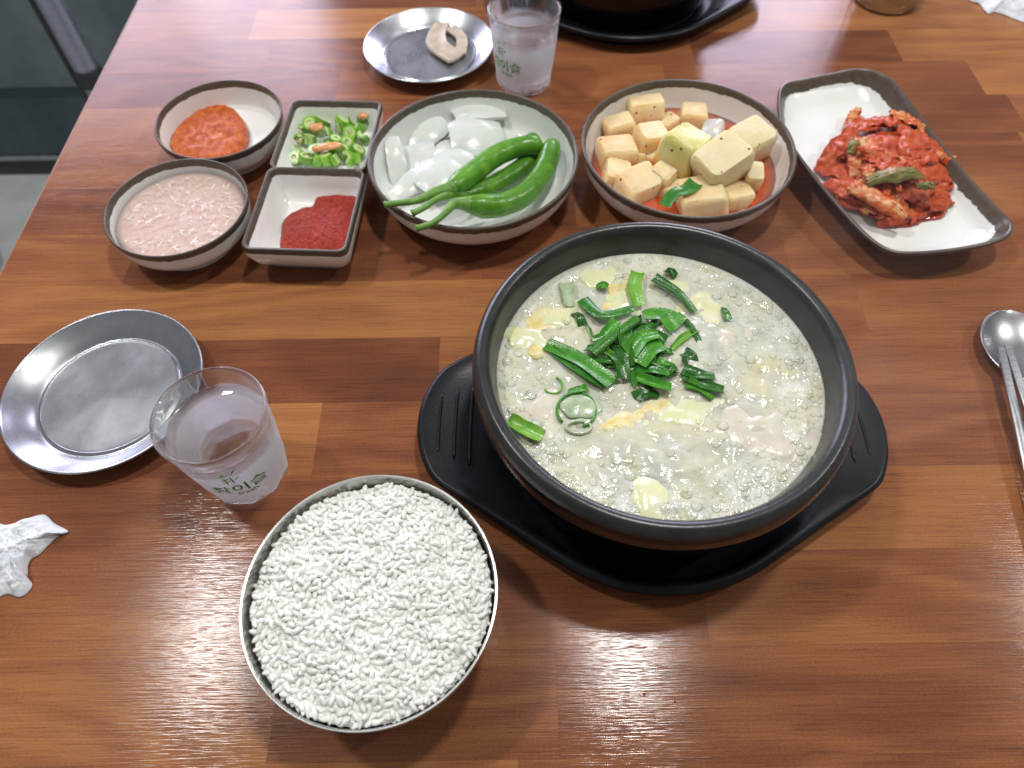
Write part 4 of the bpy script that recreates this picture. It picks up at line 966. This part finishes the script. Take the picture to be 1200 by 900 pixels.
blade('meat_scrap', [(295, 50), (270, 95), (295, 130), (325, 165)], 62, .005, .006, 'scrap', 'wrinkled beige meat scrap on the rear steel plate', 'meat scrap', 'meat scraps', .15, conv=Z6, base=0, twist=.02, k=.00026, thick=.0022)
blade('meat_scrap', [(305, 75), (325, 110), (335, 150)], 40, .006, .006, 'scrap', 'thin grey meat scrap beside the wrinkled one', 'meat scrap', 'meat scraps', .1, conv=Z6, base=0, twist=.02, k=.00026, thick=.002)

# ------------------------------------------------------------------ shot glasses
def glass_mat(name, fog, thin=.42):
    m, nt, b = nodes(name)
    inp(b, rough=.02, trans=1.0, ior=1.48); b.inputs['Base Color'].default_value = (.97, .985, .98, 1)
    tr_ = nt.nodes.new('ShaderNodeBsdfTransparent'); tr_.inputs[0].default_value = (.97, .98, .98, 1)
    x0 = nt.nodes.new('ShaderNodeMixShader'); x0.inputs[0].default_value = thin
    nt.links.new(b.outputs[0], x0.inputs[1]); nt.links.new(tr_.outputs[0], x0.inputs[2]); res = x0
    if fog:
        t = nt.nodes.new('ShaderNodeTexCoord'); sp = nt.nodes.new('ShaderNodeSeparateXYZ'); nt.links.new(t.outputs['Object'], sp.inputs[0])
        z = math_(nt, 'ADD', sp.outputs['Z'], math_(nt, 'MULTIPLY_ADD', tnoise(nt, t.outputs['Object'], 90, 4), .012, -.006))
        band = math_(nt, 'MULTIPLY', math_(nt, 'MULTIPLY_ADD', z, -1/.008, .0505/.008, True), math_(nt, 'MULTIPLY_ADD', z, 1/.003, -.004/.003, True))
        fac = math_(nt, 'MULTIPLY', band, math_(nt, 'MULTIPLY_ADD', tnoise(nt, t.outputs['Object'], 900, 3), .25, fog-.12))
        d = nt.nodes.new('ShaderNodeBsdfTranslucent'); d.inputs[0].default_value = (.96, .97, .98, 1)
        d2 = nt.nodes.new('ShaderNodeBsdfDiffuse'); d2.inputs[0].default_value = (.92, .93, .94, 1)
        a = nt.nodes.new('ShaderNodeMixShader'); a.inputs[0].default_value = .45; nt.links.new(d.outputs[0], a.inputs[1]); nt.links.new(d2.outputs[0], a.inputs[2])
        x = nt.nodes.new('ShaderNodeMixShader'); nt.links.new(fac, x.inputs[0]); nt.links.new(x0.outputs[0], x.inputs[1]); nt.links.new(a.outputs[0], x.inputs[2])
        res = x
    nt.links.new(res.outputs[0], nt.nodes['Material Output'].inputs['Surface'])
    return m
M['glass'] = glass_mat('clear_glass', 0); M['glass_fog'] = glass_mat('frosted_cold_glass', .82)
M['liquid'] = glass_mat('clear_liquor', 0); M['liquid'].node_tree.nodes['Principled BSDF'].inputs['IOR'].default_value = 1.34
M['print'] = pbr('green_print', [(.4, (.04, .30, .015)), (.6, (.06, .36, .02))], 80, rough=.4)
HG, RG = .0660, .0298
def g_out(z): return .0240 + (RG-.0240)*max(0, (z-.010)/(HG-.010))**.9 if z > .010 else .0240
def make_glass(name, label, loc, rz, full_print):
    t = thing(name, label, 'shot glass', loc, rz, 'soju shot glasses')
    K = 10
    def fac(r, z, th):
        w = max(0, min(1, (.0150-z)/.004)) if r > .012 else 0
        a = (th % (2*PI/K)) - PI/K
        return 1 + w*(math.cos(PI/K)/math.cos(a)*1.02 - 1)
    outer = [(0, .0015), (.017, .0015), (.019, 0), (.0215, 0), (.0232, .0012), (.0240, .0045), (.0242, .0105), (.0246, .0130), (g_out(.0165), .0165), (g_out(.03), .03), (g_out(.048), .048), (g_out(.060), .060), (RG+.0002, HG-.0016), (RG-.0001, HG-.0004), (RG-.0011, HG), (RG-.0021, HG-.0006), (RG-.0025, HG-.0018)]
    inner = [(g_out(.058)-.0024, .058), (g_out(.040)-.0024, .040), (g_out(.025)-.0026, .025), (g_out(.018)-.0034, .0185), (.0185, .0150), (.015, .0140), (0, .0142)]
    n = 120
    prof = smooth_prof(outer, 2)[:-1]; i0 = next(i for i, p in enumerate(prof) if p[1] > .003 and p[0] > .02); i1 = next(i for i, p in enumerate(prof) if p[1] > .058)
    o = mk('glass_body', *lathe(prof + inner, n, fac), 'glass', t, auto=50); o.data.materials.append(M['glass_fog'])
    for q in range(i0, i1):
        for j in range(n): o.data.polygons[q*n+j].material_index = 1
    return t
def g_in(z): return g_out(z) - .0024
def liquor(loc, lvl, label):
    e = .0005
    pr = [(0, .0142-e), (.0150, .0140-e), (.0185+e, .0150-e), (g_out(.018)-.0034+e, .0185-e*.5), (g_out(.025)-.0026+e, .025), (g_in(.04)+e, .040), (g_in(lvl)+e, lvl+.0004), (g_in(lvl)-.0003, lvl+.0001), (g_in(lvl)-.0012, lvl-.0004), (.012, lvl-.0006), (0, lvl-.0006)]
    return tag(mk('liquor', *lathe(pr, 96), 'liquid', loc=loc), label, 'drink')
G1 = Vector((-.501*(H-HG), .6011*(H-HG), 0))
ga = make_glass('shot_glass', 'shot glass with green lettering standing beside the empty steel plate', G1, 0, True)
liquor(G1, .0530, 'clear liquor in the shot glass with green lettering')
G2 = P(614, 95, 0); G2.z = 0
gb = make_glass('shot_glass', 'shot glass standing between the rear steel plate and the rear black tray', G2, .2, False)
liquor(G2, .0470, 'clear liquor in the rear shot glass')
def text_mesh(s, size):
    cu = bpy.data.curves.new('t', 'FONT'); cu.body = s; cu.size = size; cu.align_x = 'CENTER'; cu.resolution_u = 3; cu.offset = size*.016
    o = bpy.data.objects.new('t', cu); COL.objects.link(o)
    bpy.context.view_layer.update()
    me = o.to_mesh(); v = [tuple(p.co) for p in me.vertices]; f = [tuple(p.vertices) for p in me.polygons]
    o.to_mesh_clear(); bpy.data.objects.remove(o); bpy.data.curves.remove(cu); return v, f
def wrap(parent, v, f, az, z0, slant=0):
    out = []
    for x, y, _ in v:
        z = z0 + y + slant*x; r = g_out(z) + .00012
        a = az + x/r; out.append((r*math.cos(a), r*math.sin(a), z))
    return mk('lettering', out, f, 'print', parent, False)
def strokes(lines, w):
    """flat strokes for the drawn twig mark"""
    parts = []
    for (x0, y0, x1, y1) in lines:
        d = Vector((x1-x0, y1-y0, 0)); n_ = Vector((-d.y, d.x, 0)).normalized()*w/2
        pts = []
        m = 4
        v = []; f = []
        for i in range(m+1):
            p = Vector((x0, y0, 0)) + d*i/m; v += [p+n_, p-n_]
        for i in range(m): f.append((2*i, 2*i+1, 2*i+3, 2*i+2))
        parts.append((v, f))
    return join(parts)
for g, az in ((ga, math.radians(-69)), (gb, math.radians(-142))):
    wrap(g, *text_mesh('참이슬', .0112), az, .0240)
    wrap(g, *text_mesh('fresh', .0058), az+.08, .0186)
    wrap(g, *strokes([(-.0010, .0335, -.0010, .0415), (-.0062, .0385, -.0018, .0402), (-.0062, .0352, -.0018, .0372), (-.0042, .0332, -.0042, .0415), (.0004, .0372, .0030, .0390), (-.0036, .0445, -.0036, .0478), (-.0062, .0440, -.0012, .0450), (.0006, .0440, .0028, .0478)], .0009), az, .003)

# ------------------------------------------------------------------ spoon, chopsticks
M['cutlery'] = steel('polished_cutlery', (.45, .45, .47), .28)
spc = P(1190, 407, .006); spd = (P(1222, 560, .006) - P(1188, 407, .006)); spd.z = 0; spd.normalize()
spn = Vector((-spd.y, spd.x, 0))
st = thing('spoon', 'long steel spoon lying beside the black pot tray with chopsticks on it', 'spoon', (spc.x, spc.y, 0))
def sfn(s, t):
    a = (s-.5)*2; b = (t-.5)*2; w = math.sqrt(max(0, 1-a*a))
    r2 = a*a + (b*w)**2
    L, Wd_ = .0285, .0228
    x = a*L; y = b*w*Wd_
    p = spd*x + spn*y; return (p.x, p.y, .0022 + .0075*r2**1.2)
mk('spoon_bowl', *sheet(25, 19, sfn, .0011), 'cutlery', st)
hpts = [spd*.0275 + Vector((0, 0, .0096)), spd*.037 + Vector((0, 0, .0112)), spd*.06 + Vector((0, 0, .0100)), spd*.11 + Vector((0, 0, .006)), spd*.165 + Vector((0, 0, .0022))]
mk('spoon_handle', *tube([Vector(p) for p in smooth_prof([tuple(q) for q in hpts], 4)], .0042, 10, (1, .32)), 'cutlery', st)
def chop(px0, px1, z0, z1, L, label):
    a = P(*px0, z0); b = P(*px1, z1); d = (b-a).normalized()
    t = thing('chopstick', label, 'chopstick', (a.x, a.y, 0), 0, 'steel chopsticks')
    o = Vector((a.x, a.y, 0)); pts = [a-o + d*(L*i/8) for i in range(9)]
    for p in pts: p.z = max(p.z, .0022)
    rings_ = []
    s = d.cross(Vector((0, 0, 1))).normalized(); w = Vector((0, 0, 1))
    for i, p in enumerate(pts):
        hw_ = .0023 + .0012*min(1, i/6); hh = .0012
        rings_.append([p + s*(hw_*cx) + w*(hh*cy) for cx, cy in ((1, -.6), (1, .6), (.7, 1), (-.7, 1), (-1, .6), (-1, -.6), (-.7, -1), (.7, -1))])
    mk('shaft', *loft(rings_), 'cutlery', t, auto=30)
    for i in range(7):                               # raised grip bands near the tip
        p = a-o + d*(.0030 + i*.0042); k = .0023 + .0012*min(1, (.003+i*.0042)/(L*.75)) + .0001
        q = [[p + d*e + s*(k*cx) + w*(.00125*cy) for cx, cy in ((1, -.6), (1, .6), (.7, 1.08), (-.7, 1.08), (-1, .6), (-1, -.6))] for e in (-.0004, .0004)]
        mk('grip_band', *loft(q), 'cutlery', t, False)
    return t
chop((1173, 408), (1207, 560), .0125, .008, .19, 'steel chopstick lying across the spoon bowl, nearer the black tray')
chop((1181, 405), (1226, 545), .0130, .008, .19, 'steel chopstick lying across the spoon bowl, farther from the black tray')

# ------------------------------------------------------------------ tissues
def tissue(name, label, outline, h, seed, z=.0006, extra=0):
    pts = [P(u, v, .002) for u, v in outline]; c = sum(pts, Vector())/len(pts); c.z = 0
    ol = closed_smooth([Vector((p.x-c.x, p.y-c.y, 0)) for p in pts], 12); n = len(ol)
    rings_ = []
    def hh(x, y, s):
        r = abs(N((x, y), 55, seed)) + .8*abs(N((x, y), 125, seed+2)) + .55*abs(N((x, y), 270, seed+4)) + .25*abs(N((x, y), 560, seed+6))
        return z + h*(1-s**3)*(.45 + 1.1*r) + .0012*abs(N((x, y), 140, seed+8))
    for s in [1 - i/40 for i in range(41)]:
        s = max(s, .004); rings_.append([(p.x*s, p.y*s, hh(p.x*s, p.y*s, s)) for p in ol])
    low = [[(p.x*s, p.y*s, hh(p.x*s, p.y*s, s)-.0004) for p in ol] for s in (.004, .3, .6, .85, 1)]
    return tag(mk(name, *loft(low + rings_), 'tissue', loc=c), label, 'tissue', 'used paper tissues')
tissue('paper_tissue', 'crumpled white paper tissue beside the empty steel plate', [(-60, 618), (-20, 608), (6, 614), (28, 607), (50, 602), (62, 612), (79, 622), (66, 628), (57, 636), (45, 648), (34, 656), (31, 672), (36, 686), (22, 699), (4, 696), (-30, 712), (-70, 690)], .0085, 3)
tissue('paper_tissue', 'white paper tissue lying past the steel cup', [(1136, -6), (1150, 4), (1158, 14), (1170, 13), (1200, 24), (1240, 34), (1270, 0), (1230, -40), (1160, -40)], .008, 12)

# ------------------------------------------------------------------ rear pot and tray, steel cup
rp = P(747, 49, .012); RT = Vector((rp.x, rp.y + .1005, 0))
make_tray('pot_tray', 'black plastic tray under the rear black pot', (RT.x, RT.y, 0), math.radians(4), 'black pot trays')
make_pot('stone_pot', 'black earthenware pot on the far tray behind the shot glass', (RT.x-.004, RT.y, .0062), 'black earthenware pots')
cp = P(1047, 19, 0); CR = .0295
ct = thing('steel_cup', 'straight sided steel cup near the white tissue at the far side', 'cup', (cp.x, cp.y+CR, 0))
mk('cup_shell', *lathe(smooth_prof([(0, .0015), (.024, .0015), (.026, 0), (.0285, .0005), (CR, .003), (.0315, .03), (.0345, .068), (.0350, .0725), (.0345, .0735), (.0338, .072), (.0305, .03), (.0285, .004), (0, .003)], 3), 96), 'steel_bowl', ct)

# ------------------------------------------------------------------ steam over the pot
m = bpy.data.materials.new('steam'); m.use_nodes = True; nt = m.node_tree; nt.nodes.remove(nt.nodes['Principled BSDF'])
vol = nt.nodes.new('ShaderNodeVolumePrincipled'); vol.inputs['Color'].default_value = (.96, .97, 1, 1); vol.inputs['Anisotropy'].default_value = .2
v = coord(nt, 'Object', (1, 1, .6))
n = tnoise(nt, v, 22, 3, .5, .8)
ln = nt.nodes.new('ShaderNodeVectorMath'); ln.operation = 'LENGTH'; nt.links.new(coord(nt, 'Object', (1/.09, 1/.10, 1/.07)), ln.inputs[0])
fall = math_(nt, 'SUBTRACT', 1.0, ln.outputs['Value'], None, True)
dn = math_(nt, 'MULTIPLY', math_(nt, 'SUBTRACT', n, .42, None, True), math_(nt, 'MULTIPLY', fall, 6.5))
nt.links.new(dn, vol.inputs['Density']); nt.links.new(vol.outputs[0], nt.nodes['Material Output'].inputs['Volume'])
M['steam'] = m
st_ = mk('steam', *box(-.09, .09, -.10, .10, -.07, .07), 'steam', smooth=False, loc=(POT.x+.06, POT.y-.05, .165))
tag(st_, 'thin pale steam drifting off the hot soup towards the spoon', 'steam', kind='stuff')
sc.cycles.volume_step_rate = 3.0; sc.cycles.volume_max_steps = 48

# ------------------------------------------------------------------ specks dropped on the table
for i, (u, v) in enumerate(((755, 813), (738, 783), (791, 822))):
    p = P(u, v, .0008)
    tag(mk('chilli_flake', *blob(.0008 - .0003*(i > 0), .0006 - .0002*(i > 0), .0005, 8, 6, .4, 900, i), 'ssam', loc=p), 'tiny dark red chilli flake dropped on the bare wooden table', 'chilli flake', 'flakes dropped on the table')
